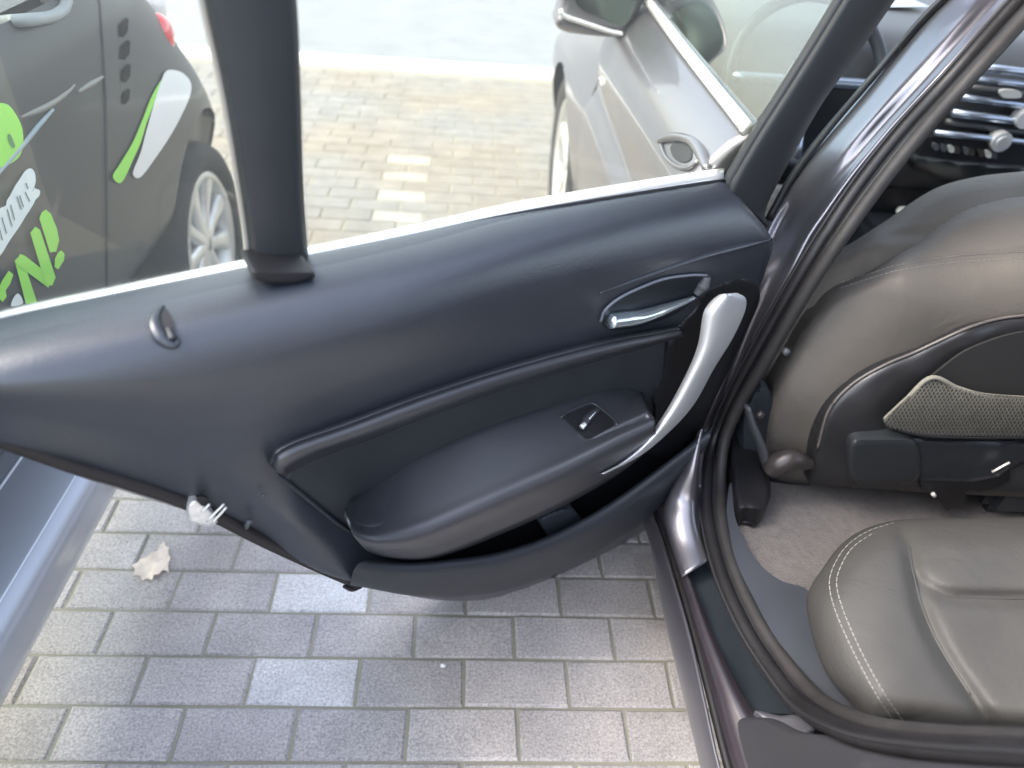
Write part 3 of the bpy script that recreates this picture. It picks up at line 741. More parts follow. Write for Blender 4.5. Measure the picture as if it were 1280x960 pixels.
def stitches(parent, pts, bvh, L=5.0, gap=2.2, r=.0006, lift=.0012, name="stitch_line"):
    """a run of thread stitches, joined into one part"""
    P = catmull(pts, 400); s = np.r_[0, np.cumsum(np.linalg.norm(np.diff(P, axis=0), axis=1))]
    V, Fc = [], []
    a = 0.0
    while a + L < s[-1]:
        p = [np.array([np.interp(a + k * L, s, P[:, 0]), np.interp(a + k * L, s, P[:, 1])]) for k in (0, .5, 1)]
        q = on_surface(bvh, p, lift); a += L + gap
        if any(x is None for x in q): continue
        q[0] = q[0] - np.array([0, 0, .0008]); q[2] = q[2] - np.array([0, 0, .0008])
        T = q[2] - q[0]; l = np.linalg.norm(T)
        if l < 1e-6 or l > .03: continue
        T /= l; u_ = np.cross(T, (0, 0, 1)); u_ /= np.linalg.norm(u_) + 1e-9; w2 = np.cross(u_, T)
        n = len(V)
        for c_ in q:
            for k in range(4): V.append(c_ + r * (math.cos(k * math.pi / 2) * u_ + math.sin(k * math.pi / 2) * w2))
        for i in (0, 4):
            for k in range(4): Fc.append((n + i + k, n + i + (k + 1) % 4, n + i + 4 + (k + 1) % 4, n + i + 4 + k))
        Fc += [(n, n + 1, n + 2, n + 3), (n + 8, n + 9, n + 10, n + 11)]
    if V: return link(name, mesh(V, Fc), thread, parent)
ST = [(1118, 653), (1085, 664), (1058, 683), (1042, 708), (1037, 731), (1044, 762), (1060, 800), (1078, 836), (1098, 872), (1121, 906)]
stitches(cush, ST, cb); stitches(cush, [(1090, 667), (1066, 684), (1051, 708), (1046, 731), (1054, 762), (1070, 800), (1088, 836), (1109, 872), (1132, 905)], cb)
tube("cushion_seam", surf(SEAM1[1:-1], cb, .0), .0016, mat("seam_dark", (.05, .05, .05), .6), cush, n=60, seg=8)
tube("cushion_seam", surf(SEAM2[1:-1], cb, .0), .0016, MATS["seam_dark"], cush, n=60, seg=8)

# ---- front seat (seen from behind)
SEAT = [(950, 590), (948, 540), (962, 490), (985, 440), (1012, 395), (1042, 362), (1092, 336), (1137, 306), (1170, 282), (1205, 262), (1245, 250), (1290, 243), (1400, 236), (1560, 250), (1560, 600), (1290, 606), (1010, 606), (970, 604)]
SC = [(950, 590, 1.07), (948, 530, 1.075), (985, 440, 1.085), (1042, 362, 1.11), (1137, 306, 1.16), (1205, 262, 1.20), (1290, 243, 1.23), (1400, 236, 1.24), (1560, 250, 1.24),
      (1000, 500, 1.045), (1100, 380, 1.065), (1280, 322, 1.085), (1130, 333, 1.088), (1420, 316, 1.09), (1240, 380, 1.05), (1400, 380, 1.05), (1130, 440, 1.045), (1030, 560, 1.035),
      (1200, 480, 1.05), (1250, 600, 1.04), (1560, 600, 1.05), (1010, 606, 1.04), (1450, 450, 1.05), (1560, 400, 1.07)]
SWELT = [(1020, 385), (1062, 356), (1130, 333), (1200, 324), (1280, 318), (1420, 312), (1570, 312)]
scf = tps(SC)
def seat_y(Q): return scf(Q) + .007 * np.exp(-(pdist(Q, SWELT) / 7) ** 2)
fseat = relief("front_seat", SEAT, SC, 'y', leather, car, step=4, back=(0, .10, 0), edge=(22, -.05), npoly=500, fn=seat_y)
fb = bvh_of(fseat)
stitches(fseat, [(1050, 360), (1090, 347), (1130, 336), (1200, 327), (1280, 322), (1400, 318)], fb, L=5, gap=1.5)
stitches(fseat, [(1052, 353), (1092, 340), (1132, 329), (1200, 319), (1280, 314), (1400, 310)], fb, L=5, gap=1.5)
# dark hard back shell with its rim
SH = [(1017, 606), (1014, 565), (1030, 513), (1060, 479), (1100, 455), (1140, 437), (1175, 421), (1210, 406), (1245, 396), (1285, 391), (1400, 390), (1560, 395), (1560, 606)]
SH3 = [(x, y, 0) for x, y in SH]
shell_ctrl = [(1017, 606, 1.010), (1014, 565, 1.005), (1030, 513, 1.010), (1060, 479, 1.020), (1140, 437, 1.030), (1245, 396, 1.035), (1400, 390, 1.035), (1560, 395, 1.05), (1560, 606, 1.03),
              (1060, 540, .995), (1090, 500, 1.0), (1150, 465, 1.01), (1220, 435, 1.015), (1290, 420, 1.02), (1400, 420, 1.02), (1150, 540, 1.02), (1250, 520, 1.035), (1300, 470, 1.04), (1400, 480, 1.04), (1220, 480, 1.035), (1100, 590, .99), (1250, 590, .99), (1400, 590, .99)]
shell = relief("seat_back_shell", SH, shell_ctrl, 'y', mat("shell_plastic", (.022, .022, .024), .33, var=.15, vscale=15, bump=.2, bscale=500), fseat, step=4, back=(0, .03, 0), edge=(14, -.014))
shb = bvh_of(shell)
tube("shell_rim", surf([(1022, 560), (1036, 513), (1064, 481), (1104, 457), (1144, 440), (1178, 424), (1212, 409), (1246, 399), (1285, 394), (1400, 393)], shb, .004), .0028, mat("rim_brown", (.10, .09, .085), .35), fseat, n=90, seg=8)
# inner hollow of the shell
relief("pocket_hollow", [(1110, 525), (1140, 492), (1175, 462), (1215, 435), (1285, 414), (1400, 408), (1560, 408), (1560, 545), (1285, 545), (1180, 545), (1115, 535)], [(1110, 525, .992), (1285, 414, 1.012), (1560, 408, 1.03), (1560, 545, 1.0), (1200, 545, .985)], 'y', mat("hollow", (.012, .012, .012), .8), fseat, step=8, back=(0, .004, 0))
# net pocket: crossed threads
NP = [(1104, 526), (1132, 500), (1164, 471), (1197, 484), (1231, 493), (1290, 497), (1400, 500), (1560, 500), (1560, 545), (1290, 545), (1175, 546), (1128, 541), (1110, 534)]
def yn(p):
    p = np.atleast_2d(p); return .978 - .03 * np.clip((p[:, 1] - 471) / 75, 0, 1) * 0 - .010 * np.sin(np.clip((p[:, 1] - 471) / 75, 0, 1) * math.pi)
relief("net_backing", NP, [], 'y', mat("net_backing", (.09, .086, .072), .9, var=.25, vscale=120, bump=.8, bscale=900), fseat, step=5, back=(0, .002, 0), smooth_poly=False, fn=lambda q: yn(q) + .003)
NPp = np.array(NP, float)
def inside(x, y):
    c = False; n = len(NPp)
    for i in range(n):
        a, b = NPp[i], NPp[(i + 1) % n]
        if (a[1] > y) != (b[1] > y) and x < (b[0] - a[0]) * (y - a[1]) / (b[1] - a[1]) + a[0]: c = not c
    return c
V, Fc = [], []
def thread_run(p, q, r=.0007):
    pts = [p + (q - p) * t for t in np.linspace(0, 1, 60)]
    run = []
    for t in pts + [None]:
        if t is not None and inside(t[0], t[1]): run.append(t)
        else:
            if len(run) > 2:
                A_ = at(run, 'y', yn(np.array(run))); n = len(V)
                for c_ in A_: V.extend([c_ + np.array([r, -r, r]), c_ + np.array([-r, -r, -r]), c_ + np.array([0, r, 0])])
                for i in range(len(A_) - 1):
                    for k in range(3): Fc.append((n + i * 3 + k, n + i * 3 + (k + 1) % 3, n + i * 3 + 3 + (k + 1) % 3, n + i * 3 + 3 + k))
            run = []
for k in range(0, 640, 5):
    thread_run(np.array([1040. + k, 560.]), np.array([1120. + k, 460.]))
    thread_run(np.array([1040. + k, 460.]), np.array([1085. + k, 560.]))
link("net_pocket", mesh(V, Fc), netm, fseat)
tube("net_hem", at([(1106, 524), (1134, 498), (1164, 472), (1197, 485), (1231, 494), (1290, 498), (1400, 501)], 'y', .976), .0042, mat("hem", (.19, .18, .15), .8, var=.1, vscale=50), fseat, n=80, seg=8)
tube("net_bottom_hem", at([(1108, 532), (1140, 542), (1175, 546), (1240, 547), (1400, 546)], 'y', .976), .003, black, fseat, n=60, seg=8)
# lower back cover and seat rail bits
relief("seat_lower_cover", [(1062, 548), (1120, 544), (1160, 548), (1290, 552), (1560, 552), (1560, 600), (1290, 577), (1250, 600), (1215, 612), (1175, 607), (1065, 606), (1058, 575)],
       [(0, 0, .985)], 'y', mat("lower_cover", (.024, .026, .030), .4, var=.2, vscale=20), fseat, step=4, back=(0, .04, 0), edge=(8, -.010))
relief("seat_round_cover", [(1066, 550), (1100, 546), (1140, 549), (1150, 572), (1146, 600), (1110, 606), (1070, 604), (1060, 578)],
       [(0, 0, .972)], 'y', mat("round_cover", (.022, .025, .028), .45), fseat, step=4, back=(0, .03, 0), edge=(10, -.007))
relief("rail_bracket", [(1150, 600), (1215, 602), (1248, 596), (1262, 585), (1262, 600), (1225, 615), (1208, 612), (1204, 636), (1192, 632), (1184, 640), (1176, 628), (1166, 618), (1152, 612)], [(0, 0, .978)], 'y', black, fseat, step=3, back=(0, .04, 0), smooth_poly=False)
tube("rail_screw", at([(1166, 617), (1168, 620)], 'y', .970), .004, steel, fseat, n=4, seg=8)
tube("bracket_edge", at([(1240, 590), (1262, 578)], 'y', .970), .0022, steel, fseat, n=4, seg=8)
# belt buckle stalk and recliner cover beside the seat
tube("recliner_cover", at([(962, 590), (975, 578), (990, 574), (1004, 578), (1014, 580)], 'y', 1.0), [.016, .022, .022, .017, .010], hub_m, fseat, n=30, seg=14)
tube("belt_strap", at([(934, 508), (940, 530), (950, 555), (958, 585)], 'y', 1.02), [.010, .017, .018, .014], trim_grey, car, n=30, seg=10, flat=.4)
tube("belt_button", at([(948, 516), (952, 520)], 'y', 1.0), .007, hub_m, car, n=4, seg=10)
tube("pillar_trim_screw", at([(981, 438), (984, 441)], 'x', .54), .006, trim_grey, car, n=4, seg=10)
relief("pillar_foot_trim", [(912, 520), (935, 505), (945, 560), (962, 600), (962, 625), (950, 640), (935, 636), (925, 640), (917, 615)], [(0, 0, .35)], 'z', black, car, step=4, back=(0, 0, -.04), edge=(6, .01))
# hard panel at the seat's left bottom
relief("seat_side_panel", [(955, 480), (968, 500), (972, 540), (1000, 570), (1015, 606), (940, 606), (925, 560), (935, 500)], [(0, 0, 1.075)], 'y', plastic2, fseat, step=5, back=(0, .04, 0), edge=(8, -.01))

# ---- dashboard and console
dash = loft("dashboard", [np.array([(x, 1.86, .60) for x in (.50, .9, 1.3, 1.9)]), np.array([(x, 1.83, .80) for x in (.50, .9, 1.3, 1.9)]), np.array([(x, 1.84, .90) for x in (.50, .9, 1.3, 1.9)]),
                         np.array([(x, 1.93, .955) for x in (.50, .9, 1.3, 1.9)]), np.array([(x, 2.35, .97) for x in (.50, .9, 1.3, 1.9)])], dashm, car, N=30, sub=5, back=(0, .03, -.03))
def slat(name, a, b, y, r, m, h=.6): return tube(name, at([a, b], 'y', y), r, m, dash, n=6, seg=10, up_=(0, 0, 1))
slat("dash_trim_strip", (1225, 84), (1420, 108), 1.80, .010, dash_trim)
slat("vent_slat", (1215, 98), (1420, 122), 1.80, .008, dash_trim)
slat("vent_slat", (1208, 108), (1420, 136), 1.80, .010, MATS["dash_plastic"])
slat("vent_slat", (1200, 121), (1420, 151), 1.80, .009, dash_trim)
slat("vent_slat", (1190, 141), (1420, 170), 1.795, .010, dash_trim)
slat("vent_slat", (1182, 152), (1420, 186), 1.80, .008, MATS["dash_plastic"])
slat("dash_trim_strip", (1168, 166), (1420, 192), 1.785, .008, dash_trim)
relief("control_panel", [(1160, 170), (1440, 200), (1440, 235), (1145, 203)], [(0, 0, 1.79)], 'y', black, dash, step=12, back=(0, .03, 0), smooth_poly=False)
relief("vent_highlight", [(1252, 113), (1274, 114), (1276, 122), (1254, 122)], [(0, 0, 1.78)], 'y', chrome, dash, step=3, back=(0, .01, 0))  # bright chip added as the highlight on the vent panel
for k in range(9):
    x = 1166 + k * 9.5 + random.uniform(-2, 2); y = 180 + k * 1.3
    relief("panel_button", [(x, y), (x + 6, y + .8), (x + 6, y + 8), (x, y + 7)], [(0, 0, 1.78)], 'y', random.choice([trim_grey, hub_m, steel]), dash, step=3, back=(0, .01, 0))
kc = at1(1253, 178, 'y', 1.77)
def disc_y(name, c, r, d, m, parent, seg=24):
    V = [(c[0] + r * math.cos(a), c[1] + o, c[2] + r * math.sin(a)) for o in (0, d) for a in np.linspace(0, 2 * math.pi, seg, endpoint=False)]
    Fc = [list(range(seg)), list(range(2 * seg - 1, seg - 1, -1))] + [(k, seg + k, seg + (k + 1) % seg, (k + 1) % seg) for k in range(seg)]
    return link(name, mesh(V, Fc), m, parent, smooth=False)
disc_y("volume_knob", kc, .024, .03, silver, dash); disc_y("knob_face", kc + np.array([0, -.003, 0]), .014, .01, rim_m, dash)
kc2 = at1(1283, 150, 'y', 1.775); disc_y("volume_knob", kc2, .022, .03, silver, dash)
relief("lower_dash", [(1146, 198), (1200, 203), (1290, 211), (1420, 222), (1420, 250), (1290, 240), (1255, 238), (1180, 224), (1142, 210)], [(1146, 200, 1.77), (1290, 210, 1.76), (1420, 222, 1.76), (1290, 240, 1.80), (1150, 215, 1.80)], 'y', MATS["round_cover"], dash, step=4, back=(0, .04, 0), edge=(6, -.01))
relief("dash_knee_panel", [(1060, 190), (1146, 208), (1260, 240), (1440, 250), (1440, 330), (1060, 380), (1000, 300)], [(0, 0, 1.88)], 'y', black, dash, step=20, back=(0, .03, 0), smooth_poly=False)
console = box("centre_console", (1.16, 1.45, .38), (.20, .90, .26), plastic2, car, bev=.02)
box("console_tray", (1.16, 1.50, .512), (.14, .40, .004), mat("tray", (.10, .14, .16), .35), console, bev=.001)
disc_t = at1(1240, 252, 'z', .60)
tube("gear_lever", [disc_t - np.array([0, 0, .10]), disc_t, disc_t + np.array([0, 0, .02])], [.01, .016, .022], trim_grey, car, n=14, seg=14)

# steering wheel (through the front door's window)
swc = np.array([.78, 1.80, .86]); wn = Vector((0, -.90, .42)).normalized()
a1 = Vector((1, 0, 0)); a2 = wn.cross(a1)
ring = [swc + np.array(a1) * .185 * math.cos(t) + np.array(a2) * .185 * math.sin(t) for t in np.linspace(0, 2 * math.pi, 60)]
sw_ = tube("steering_wheel", ring, .015, plastic2, car, n=60, seg=10, samp=False)
for t in (0, math.pi, -math.pi / 2):
    tube("wheel_spoke", [swc, swc + np.array(a1) * .18 * math.cos(t) + np.array(a2) * .18 * math.sin(t)], .014, dash_trim, sw_, n=6, seg=8)
tube("wheel_hub", [swc - np.array(wn) * .02, swc + np.array(wn) * .02], .055, plastic2, sw_, n=4, seg=20)

# ---- car exterior ahead of the pillar: front door, wing, bonnet
def side_row(pts, ys):  # profile x at each station
    return np.array([(x, y, z) for (x, z), y in zip(pts, ys)])
YS = [1.115, 1.3, 1.6, 1.9, 2.13]
prof = [(.385, .20), (.345, .30), (.325, .42), (.315, .55), (.318, .66), (.345, .725), (.338, .80), (.352, .87), (.395, .935), (.425, .955)]
fdoor = loft("front_door", [side_row([(x, z + .0 * k) for k in range(5)], YS) for x, z in prof], paint, car, N=40, sub=5, back=(.03, 0, 0))
YW = [2.138, 2.35, 2.6, 2.9, 3.15, 3.35, 3.45]
wprof = [([.375, .375, .39, .39, .37, .42, .60], .22), ([.340, .335, .335, .335, .345, .41, .62], .36), ([.318, .308, .300, .302, .325, .41, .64], .52), ([.320, .308, .300, .305, .335, .44, .68], .64),
         ([.345, .335, .325, .330, .37, .49, .75], .73), ([.352, .36, .375, .40, .46, .58, .85], .80), ([.395, .45, .50, .54, .62, .75, .95], .86), ([.60, .65, .72, .78, .85, .95, 1.1], .93), ([1.2] * 7, .98)]
wing = loft("front_wing", [np.array([(x, y, z - (.10 * max(0, (y - 2.3)) if z > .7 else 0)) for x, y in zip(xs_, YW)]) for xs_, z in wprof], paint, car, N=60, sub=5)
def cut_cyl(o, c, r, depth):
    """cut a wheel arch: faces inside the arch are removed after a boolean"""
    bm = bmesh.new(); bmesh.ops.create_cone(bm, cap_ends=True, segments=64, radius1=r, radius2=r, depth=depth)
    bmesh.ops.rotate(bm, cent=(0, 0, 0), matrix=Matrix.Rotation(math.pi / 2, 3, 'Y'), verts=bm.verts)
    bmesh.ops.translate(bm, vec=c, verts=bm.verts)
    me = bpy.data.meshes.new("cut"); bm.to_mesh(me); bm.free()
    co = bpy.data.objects.new("cut", me); COL.objects.link(co)
    bpy.context.view_layer.update()
    md = o.modifiers.new("b", 'BOOLEAN'); md.operation = 'DIFFERENCE'; md.object = co; md.solver = 'EXACT'
    dg = bpy.context.evaluated_depsgraph_get(); ev = o.evaluated_get(dg)
    nm = bpy.data.meshes.new_from_object(ev); o.modifiers.clear(); o.data = nm
    bpy.data.objects.remove(co)
def carve(o, cy, cz, r, xmin, xmax):
    """open the wheel arch by moving the rim vertices onto the circle and dropping those inside"""
    base = WORLD_LOC[o.name]; bm = bmesh.new(); bm.from_mesh(o.data)
    for _ in range(2):
        near = [e for e in bm.edges if any(abs(math.hypot(v.co.y + base.y - cy, v.co.z + base.z - cz) - r) < .08 and xmin < v.co.x + base.x < xmax for v in e.verts) and e.calc_length() > .012]
        bmesh.ops.subdivide_edges(bm, edges=near, cuts=1, use_grid_fill=True)
    dead = []
    for f in bm.faces:
        if all(math.hypot(v.co.y + base.y - cy, v.co.z + base.z - cz) < r and xmin < v.co.x + base.x < xmax for v in f.verts): dead.append(f)
    bmesh.ops.delete(bm, geom=dead, context='FACES')
    for v in bm.verts:
        dy, dz = v.co.y + base.y - cy, v.co.z + base.z - cz; d = math.hypot(dy, dz)
        if v.is_boundary and xmin < v.co.x + base.x < xmax and d < r + .02 and d > 1e-4 and v.co.z + base.z > cz - r * .9:
            v.co.y += dy / d * (r - d); v.co.z += dz / d * (r - d)
    bm.to_mesh(o.data); bm.free()
    o.data.polygons.foreach_set("use_smooth", [True] * len(o.data.polygons))
carve(wing, 2.62, .31, .34, .2, .45)
def wheel(parent, c, sx, R=.30, rim=.22, wd=.18, spokes=5, name="wheel"):
    t = lathe("tyre", [(rim, 0), (rim + .01, -.007), (R - .03, -.016), (R - .008, -.004), (R, .02), (R, wd - .02), (R - .02, wd), (rim, wd)], c, -sx, tyre_m, None)
    w_ = bpy.data.objects.new(name, None); COL.objects.link(w_)
    w_.empty_display_size = .1
    WORLD_LOC[w_.name] = Vector((c[0], c[1], c[2] - R)); w_.parent = parent
    w_.location = WORLD_LOC[w_.name] - Vector(WORLD_LOC.get(parent.name, parent.location))
    t.parent = w_; t.location = WORLD_LOC[t.name] - WORLD_LOC[w_.name]
    lathe("rim", [(rim + .002, .004), (rim - .012, -.006), (rim - .022, .012), (rim - .03, .07)], c, -sx, rim_m, w_)
    lathe("brake_disc", [(.001, .075), (rim - .03, .075)], c, -sx, black, w_)
    lathe("hub_cap", [(.001, .010), (.03, .012), (.04, .03)], c, -sx, rim_m, w_)
    for k in range(spokes):
        a = 2 * math.pi * k / spokes + .3
        d = np.array([0, math.cos(a), math.sin(a)]); e = np.array([0, -math.sin(a), math.cos(a)]); X_ = np.array([-sx, 0, 0])
        rws = []
        for off_, dx in ((-1.0, .035), (-.8, .012), (.8, .012), (1.0, .035)):
            rws.append(np.array([np.array(c) + d * .02 + e * off_ * .024 + X_ * (dx), np.array(c) + d * .10 + e * off_ * .020 + X_ * (dx + .002), np.array(c) + d * (rim - .018) + e * off_ * .034 + X_ * (dx - .004)]))
        loft("rim_spoke", rws, rim_m, w_, N=10, sub=3)
    return w_
wheel(car, (.335, 2.62, .31), -1, R=.31, rim=.23)
wheel(car, (.385, -.10, .31), -1, R=.31, rim=.23)
box("arch_liner", (.62, 2.62, .42), (.30, .68, .40), black, car, bev=.05)
# crease light catcher, side glass, A pillar, mirror
win = loft("front_door_glass", [np.array([(.430, 1.13, .965), (.430, 1.6, .968), (.435, 2.12, .975)]), np.array([(.50, 1.13, 1.13), (.50, 1.6, 1.13), (.505, 1.95, 1.12)]), np.array([(.59, 1.16, 1.36), (.59, 1.4, 1.365), (.60, 1.60, 1.36)])], glass2, fdoor, N=24, sub=4)
tube("window_moulding", [(.418, 1.12, .962), (.418, 1.6, .965), (.423, 2.14, .972)], .011, chrome, fdoor, n=30, seg=8)
tube("a_pillar", [(.44, 2.30, .93), (.50, 2.0, 1.09), (.60, 1.62, 1.375), (.66, 1.40, 1.42)], .030, paint, car, n=40, seg=12)
tube("roof_rail", [(.66, 1.42, 1.42), (.68, 1.0, 1.445), (.68, .3, 1.44), (.66, -.4, 1.38)], .028, paint, car, n=40, seg=12)
tube("mirror_gusset", [(.43, 2.14, .975), (.46, 2.05, 1.03), (.50, 1.97, 1.09)], .018, black, fdoor, n=14, seg=10)
# mirror, off the door
mr = relief("door_mirror", [(694, 30), (700, 8), (704, -30), (716, -62), (765, -72), (806, -60), (812, -20), (800, 10), (786, 36), (776, 46), (745, 45), (708, 40)],
            [(0, 0, 1.98)], 'y', paint, fdoor, step=3, back=(0, .09, -.0), edge=(12, -.03))
relief("mirror_glass", [(720, 4), (722, -40), (745, -58), (790, -52), (800, -20), (794, 5), (780, 32), (750, 22)], [(0, 0, 1.962)], 'y', mat("mirror_dark", (.10, .13, .12), .08, metal=.9), fdoor, step=4, back=(0, .006, 0))
tube("mirror_rim", at([(700, 12), (706, 20), (735, 30), (765, 40), (778, 42)], 'y', 1.963), .006, chrome, fdoor, n=20, seg=8)
tube("mirror_arm", at([(786, 40), (806, 36), (832, 44)], 'y', 2.02), [.012, .016, .02], black, fdoor, n=14, seg=10)
fd_bvh = bvh_of(fdoor)
hand = [(826, 178), (842, 171), (860, 172), (872, 182), (876, 196), (866, 206), (850, 206), (834, 196)]
hc = surf([(824, 176), (836, 172), (852, 172), (866, 178), (876, 192), (884, 212), (892, 236)], fd_bvh, .012)
if len(hc) > 2: tube("door_handle", hc, [.006, .008, .008, .008, .009, .009, .007], paint, fdoor, n=40, seg=12)
hc = surf([(826, 180), (832, 196), (846, 208), (862, 210), (874, 200)], fd_bvh, .006)
if len(hc) > 2: tube("handle_bezel", hc, .004, paint, fdoor, n=30, seg=10)
decal("handle_recess", [(838, 184), (846, 177), (858, 179), (864, 188), (863, 199), (852, 203), (842, 197)], fd_bvh, black, fdoor, lift=.004)
rp = [(.31 if False else x, z) for x, z in prof]
# wing side repeater
wb = bvh_of(wing)
decal("side_repeater", [(742, 96), (750, 91), (757, 98), (755, 106), (746, 106)], fd_bvh, clear_lens, fdoor, lift=.004)

# ---- rest of the shell so that the cabin has a roof and a far side
roof = loft("roof", [np.array([(.66, 1.45, 1.425), (.68, .6, 1.455), (.66, -.5, 1.38)]), np.array([(1.2, 1.55, 1.45), (1.2, .6, 1.49), (1.2, -.6, 1.41)]), np.array([(1.78, 1.45, 1.425), (1.76, .6, 1.455), (1.78, -.5, 1.38)])], paint, car, N=24, sub=6)
loft("headliner", [np.array([(.68, 1.43, 1.40), (.70, .6, 1.43), (.68, -.5, 1.355)]), np.array([(1.2, 1.5, 1.42), (1.2, .6, 1.455), (1.2, -.6, 1.38)]), np.array([(1.76, 1.43, 1.40), (1.74, .6, 1.43), (1.76, -.5, 1.355)])], liner, car, N=24, sub=6)
loft("far_side_panel", [np.array([(2.02, -1.0, z), (2.05 + dx, .8, z), (2.03 + dx, 2.1, z)]) for z, dx in ((.20, -.02), (.5, .03), (.8, .03), (.95, -.04))], plastic2, car, N=24, sub=4, back=(.04, 0, 0))
for y in (1.02, -.25): tube("far_pillar", [(1.98, y, .94), (1.88, y - .02, 1.2), (1.76, y - .03, 1.42)], .035, liner, car, n=14, seg=10)
tube("far_pillar", [(1.98, 2.30, .93), (1.92, 2.0, 1.09), (1.82, 1.62, 1.375), (1.76, 1.40, 1.42)], .03, liner, car, n=30, seg=10)
loft("windscreen", [np.array([(.46, 2.32, .95), (1.2, 2.50, .965), (1.96, 2.32, .95)]), np.array([(.56, 1.92, 1.18), (1.2, 2.02, 1.21), (1.88, 1.92, 1.18)]), np.array([(.67, 1.50, 1.40), (1.2, 1.57, 1.43), (1.77, 1.50, 1.40)])], glass, car, N=24, sub=4)
loft("bonnet", [np.array([(.50, 2.38, .93), (.60, 2.9, .86), (.75, 3.36, .74)]), np.array([(1.2, 2.55, .985), (1.2, 3.0, .93), (1.2, 3.52, .78)]), np.array([(1.90, 2.38, .93), (1.80, 2.9, .86), (1.65, 3.36, .74)])], paint, car, N=24, sub=6, back=(0, 0, -.03))
loft("front_bumper", [np.array([(.62, 3.44, z), (1.2, 3.58, z), (1.78, 3.44, z)]) for z in (.2, .45, .70)], paint, car, N=20, sub=4, back=(0, -.05, 0))
loft("far_wing", [np.array([(2.04, 2.1, z), (2.08, 2.6, z), (2.0, 3.2, z), (1.8, 3.44, z)]) for z in (.2, .5, .78)], paint, car, N=20, sub=4, back=(-.03, 0, 0))
loft("rear_quarter", [np.array([(.39, -.95, z), (.37, -.4, z), (.40, .12, z)]) + np.array([max(0, z - .9) * .55, 0, 0]) for z in (.22, .5, .8, .95, 1.38)], paint, car, N=20, sub=4, back=(.03, 0, 0))
loft("tailgate", [np.array([(.5, -1.05, z), (1.2, -1.2, z), (1.9, -1.05, z)]) + np.array([0, max(0, z - .9) * .9, 0]) for z in (.25, .6, .95, 1.38)], paint, car, N=20, sub=4, back=(0, .03, 0))
box("floor_pan", (1.2, .9, .17), (1.50, 2.4, .04), black, car, bev=.004)
loft("seat_backrest", [np.array([(.62, .05 - (z - .5) * .25, z), (1.2, .02 - (z - .5) * .25, z), (1.85, .05 - (z - .5) * .25, z)]) for z in (.45, .55, .9, 1.1)], leather2, car, N=20, sub=4, back=(0, -.10, 0))
# left over seat base under the front seat
box("seat_base", (.95, 1.38, .36), (.46, .50, .14), leather, car, bev=.04)

# ================================================================== small car on the left
sm = thing("small_car", (-1.45, .65, 0), "dark grey two seater with lime lettering parked left of the open door", "car")
XF, XN = -2.20, -.68
def plan(x_side, y_n, y_t, r=.20):
    """left half of the plan outline seen from above: nose, near side, tail"""
    c = (XF + x_side) / 2
    return np.array([(c, y_n, 0), (x_side - .35, y_n + .02, 0), (x_side - .10, y_n + .10, 0), (x_side - .02, y_n + .32, 0), (x_side, y_n + .7, 0), (x_side + .004, (y_n + y_t) / 2, 0),
                     (x_side, y_t - .45, 0), (x_side - .015, y_t - .22, 0), (x_side - .06, y_t - .08, 0), (x_side - .16, y_t - .01, 0), (x_side - .4, y_t + .03, 0), (c, y_t + .04, 0)])
lv = [(.335, -.95, -.50, 2.12), (.37, -.86, -.58, 2.20), (.43, -.755, -.66, 2.26), (.50, -.695, -.70, 2.28), (.57, -.682, -.70, 2.28), (.68, -.680, -.68, 2.22), (.80, -.690, -.62, 2.12), (.92, -.705, -.50, 2.02), (1.00, -.735, -.35, 1.95)]
rows = []
for z, x, yn_, yt in lv:
    p = plan(x, yn_, yt); p[:, 2] = z; rows.append(p)
def full(rows):
    out = []
    for p in rows:
        c = p[0, 0]; q = p[::-1].copy(); q[:, 0] = 2 * c - q[:, 0]
        out.append(np.vstack([p, q[1:]]))
    return out
sbody = loft("car_body", full(rows), smart_body, sm, N=220, sub=5)
carve(sbody, 1.94, .29, .36, -.745, -.5)
sb = bvh_of(sbody)
wheel(sm, (-.715, 1.94, .285), 1, R=.275, rim=.20, wd=.17, spokes=9)
wheel(sm, (-.675, -.15, .285), 1, R=.285, rim=.20, wd=.17, spokes=6)
for y in (1.94, -.15): box("arch_liner", (-1.04, y, .42), (.30, .76, .56), black, sm, bev=.04)
# cabin glass and roof
gh = []
for z, x, a, b in ((1.01, -.745, -.25, 1.80), (1.25, -.83, .10, 1.72), (1.46, -.93, .45, 1.60)):
    p = plan(x, a, b); p[:, 2] = z; gh.append(p)
loft("cabin_glass", full(gh), glass2, sm, N=120, sub=4)
rf = []
for z, k in ((1.46, 0), (1.53, .12), (1.56, .40)):
    p = plan(-.93, .45, 1.60); c = np.array([-1.5, 1.05]); p[:, :2] = c + (p[:, :2] - c) * (1 - k); p[:, 2] = z; rf.append(p)
loft("car_roof", full(rf), smart_silver, sm, N=120, sub=4, back=(0, 0, -.02))
tube("roof_pillar", [(-.745, 1.55, 1.0), (-.83, 1.50, 1.25), (-.93, 1.40, 1.47)], .05, smart_silver, sm, n=20, seg=12)
tube("roof_pillar", [(-.745, .20, 1.0), (-.83, .42, 1.25), (-.93, .62, 1.47)], .035, smart_silver, sm, n=20, seg=12)
tube("belt_moulding", surf([(-60, 22), (-20, 26), (20, 26), (60, 22), (78, 14), (84, 0)], sb, .006), .010, mat("grey_moulding", (.30, .33, .34), .4), sm, n=40, seg=10) if len(surf([(0, 26), (40, 25)], sb, .006)) == 2 else None
# door with its shut line
tube("door_gap", surf([(124, 0), (127, 40), (130, 90), (132, 150), (133, 220), (133, 300), (133, 360)], sb, .0), .0035, black, sm, n=60, seg=8)
